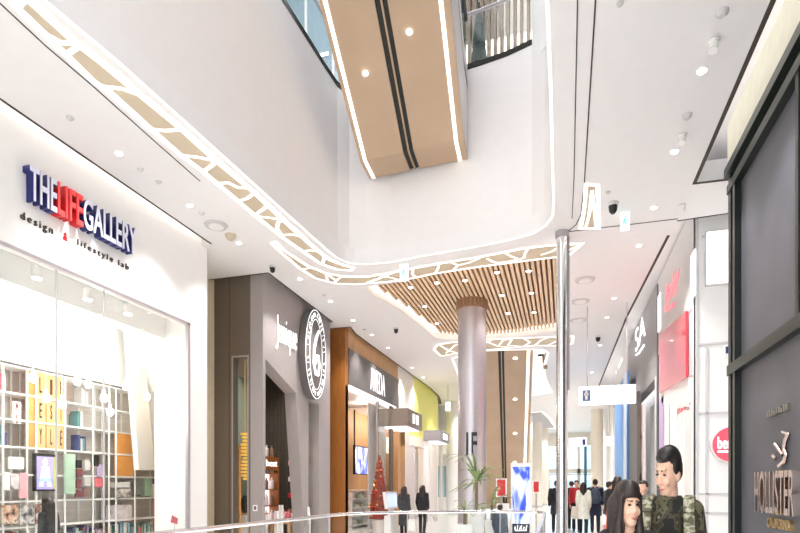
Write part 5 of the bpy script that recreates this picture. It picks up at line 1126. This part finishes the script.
    def hairfn(b):
        hd(b, Hm, (0,.02,.05), (.083,.099,.086) if hair != 'short' else (.079,.093,.079)); hd(b, Hm, (0,.045,-.005), (.079,.075,.075) if hair != 'short' else (.073,.066,.06))
        if hair == 'short':
            hd(b, Hm, (0,-.005,.09), (.068,.068,.034)); hd(b, Hm, (0,-.036,.074), (.058,.056,.03))
            for s_ in (-1, 1): hd(b, Hm, (s_*.068,.02,.025), (.016,.05,.05))
        else:
            hd(b, Hm, (0,-.02,.075), (.08,.082,.06)); hd(b, Hm, (0,-.068,.062), (.062,.03,.034))
            for s_ in (-1, 1): hcap(b, Hm, (s_*.068,-.045,.045), (s_*.078,-.03,-.1), .018, .022); hcap(b, Hm, (s_*.078,-.02,-.08), (s_*.088,-.06,-.36), .028, .036)
            hcap(b, Hm, (0,.06,0), (0,.085,-.28), .085, .075); hcap(b, Hm, (-.05,.05,0), (-.06,.07,-.28), .06, .05); hcap(b, Hm, (.05,.05,0), (.06,.07,-.28), .06, .05)
    blob('hair', hairfn, .006 if near else .01, hm, t, Mx, 2)
    if near:
        HM = Mx @ Hm
        dk = mat('eye_dark', S(34,24,22), .2)
        for s_ in (-1, 1):
            b = MB(); hd(b, Hm, (s_*.031,-.0865,.0), (.0145,.007,.0062 if fem else .0045), 12, 8); b.b.transform(Mx); b.build('eye', dk if not fem else mat('eye_brown', S(44,30,26), .2), t, smooth=True)
            b = MB(); hcap(b, Hm, (s_*.016,-.0945,.02), (s_*.046,-.082,.024), .0045, .003); b.b.transform(Mx); b.build('eyebrow', hm, t, smooth=True)
        b = MB(); hcap(b, Hm, (-.02,-.097,-.068), (0,-.1015,-.0715), .004, .006); hcap(b, Hm, (0,-.1015,-.0715), (.02,-.097,-.068), .006, .004); b.b.transform(Mx); b.build('mouth', mat('lips', S(196,112,104), .4), t, smooth=True)
    return t, Mx, Hm
LG = {'black': (30,30,34), 'navy': (40,46,66), 'white': (232,230,224), 'cream': (226,226,214), 'red': (176,40,52), 'grey': (120,120,124), 'darkgrey': (60,60,64), 'camo': (92,90,66), 'brown': (90,66,56), 'slate': (70,80,96)}
# the couple in front
tm, Mx, Hm = person('person in camouflage uniform with short black hair looking down to the side', 669, 3.05, 1.70, -14, 'short', 'camo', .8, 'camo', 'black', .08, .74, True, (-34, 14, 4), collar=True, topm=W['camo'], legsm=W['camo'], hairm=tex_mat('black_hair', [S(22,19,18), S(40,34,32)], 'noise', 40, .45), headsc=(.88,.86,1.16), lift=.02, sx=.85)
def backpack(label, Mx, m, strap, sw=.12, s=1.0):
    t = thing('backpack', label, 'backpack', Mx @ V((0,.2,1.2)))
    b = MB(); b.ell((0,.235,1.2), (.16,.1,.24)); b.ell((0,.25,1.08), (.165,.11,.16)); b.b.transform(Mx); b.build('bag', m, t, smooth=True)
    for k in (-1, 1):
        b = MB(); P = [V((k*sw,.15,1.42)), V((k*sw,.06,1.475)), V((k*sw,-.05,1.465)), V((k*sw*1.02,-.115,1.39)), V((k*sw*1.08,-.145,1.27)), V((k*sw*1.15,-.12,1.1)), V((k*sw*1.4,.05,1.03)), V((k*sw*1.2,.16,1.05))]
        for p, q in zip(P, P[1:]): b.bar(p, q, .062, .022, (k, .0, .0) if 0 else (0,-.6,.8))
        b.b.transform(Mx); b.build('strap', strap, t, bevel=.006)
    return t
backpack('camouflage backpack worn by the person in uniform, pale straps over both shoulders', Mx, W['camo'], W['camol'])
person('person with long dark hair and fringe in dark top in front of the uniform', 627, 2.62, 1.525, -6, 'long', 'black', .5, 'darkgrey', 'black', .08, .66, True, (30, 0, 0), fem=True, headsc=(.8,.84,.98), sx=.88)
# the walkway behind them
person('person with long black hair and black coat walking away, just left of the fringe', 617.5, 11.5, 1.70, 172, 'long', 'black', .6, 'black', 'black', .15, fem=True)
person('person in dark jacket standing side on beside the woman in black coat', 609, 15.5, 1.63, 110, 'short', 'darkgrey', .75, 'black', 'black', .1)
ta, Ma, _ = person('person in slate parka with backpack walking away in the middle of the walkway', 595.2, 18, 1.725, 178, 'short', 'navy', .55, 'navy', 'black', .12)
backpack('dark blue grey backpack on the person in slate parka', Ma, mat('slate_bag', S(66,76,90), .7), W['charcoal'])
person('person in long pale grey coat with dark hair walking away', 583.5, 17.5, 1.62, 175, 'long', 'cream', .5, 'black', 'black', .12, fem=True)
person('person in red sweater and cream skirt walking toward the camera', 576.5, 18.5, 1.70, -5, 'short', 'red', .98, 'black', 'black', .15, fem=True)
person('person in black partly behind the red sweater', 571.5, 19.5, 1.68, 170, 'short', 'black', .6, 'black', 'black', .12)
person('person in dark coat just left of the steel pole', 556.5, 18, 1.68, 185, 'short', 'black', .6, 'black', 'black', .12)
person('person in dark jacket carrying white papers by the grey shop', 643.5, 9.5, 1.6, -30, 'short', 'slate', .8, 'black', 'black', .1, fem=True)
person('person in long dark grey coat with long hair before the third shop', 404, 17.0, 1.49, 165, 'long', 'darkgrey', .35, 'black', 'black', .0, fem=True)
person('person in black with long hair standing at the lime green shop', 422.5, 17.6, 1.52, 175, 'long', 'black', .75, 'black', 'black', .05, fem=True)
person('child with long dark hair in the shop on the left, seen from behind', 48.5, 8.1, 1.33, -80, 'long', 'darkgrey', .5, 'black', 'black', 0, fem=True)
person('small person in dark jacket behind the railing beside the red poster', 500, 11.0, 1.14, 150, 'short', 'slate', .5, 'black', 'black', 0)
# carried things
def bag(label, px, py, d, w, hh, m, handle=True):
    c = aD(px, py, d); t = thing('shopping_bag', label, 'bag', c); MB().prism([c+V((-w/2,-.05,0)), c+V((w/2,-.05,0)), c+V((w/2,.05,0)), c+V((-w/2,.05,0))], (0,0,hh)).build('bag', m, t)
    MB().path([c+V((-w*.25,0,hh)), c+V((-w*.15,0,hh+.12)), c+V((w*.15,0,hh+.12)), c+V((w*.25,0,hh))], .006, 6).build('handle', m, t)
bag('salmon pink bag at the left shoulder of the woman with fringe', 609.5, 540, 3.6, .07, .095, mat('salmon', S(224,120,104), .6))
bag('white bag held beside the person in long dark grey coat', 412, 531, 16.8, .2, .35, W['white'])
c = aD(646, 509, 9.2); o = MB().prism([c, c+V((.1,0,.06)), c+V((.16,0,-.1)), c+V((.05,0,-.16))], (0,.03,0)).build('papers', W['white']); tag(origin(o, c), 'white papers held by the person in dark jacket near the uniform', 'papers')
c = aD(577, 507, 18.3); o = MB().lathe(c+V((0,0,-.38)), [(.2,0),(.185,.2),(.16,.4)], 20, 1, .8).build('skirt', W['cream'])
o.parent = [x for x in C.objects if x.get('label') == 'person in red sweater and cream skirt walking toward the camera'][0]; o.matrix_parent_inverse = M.Translation(-o.parent.location)

for p in ((-8, 3, 14.5), (-8.5, 8, 14.5), (-6.5, 12.5, 14.5), (-1, 12.8, 14.5)): point(p, 120, (.94,.97,1), .15)  # fill lamps without fittings, added to brighten the upper floor
point((-1.2, 20.3, 9.6), 120, (1,.985,.975), .15); point((-1.0, 25, 9.6), 160, (1,.985,.975), .15); point((-1.5, 27.5, 7.5), 40, (1,.985,.975), .15)  # unseen lamps added to brighten the second and third voids
# ================================================================== LIGHT AND LOOK
w = bpy.data.worlds.new('world'); sc.world = w; w.use_nodes = True
bg = w.node_tree.nodes['Background']; bg.inputs['Color'].default_value = (.95, .975, 1, 1); bg.inputs['Strength'].default_value = 2.0
sc.view_settings.view_transform = 'Standard'; sc.view_settings.look = 'None'; sc.view_settings.gamma = 1; sc.view_settings.exposure = EXPO
sc.cycles.use_denoising = True; sc.cycles.max_bounces = 8; sc.cycles.diffuse_bounces = 5; sc.cycles.transparent_max_bounces = 16; sc.cycles.sample_clamp_indirect = 6
sc.cycles.caustics_reflective = False; sc.cycles.caustics_refractive = False
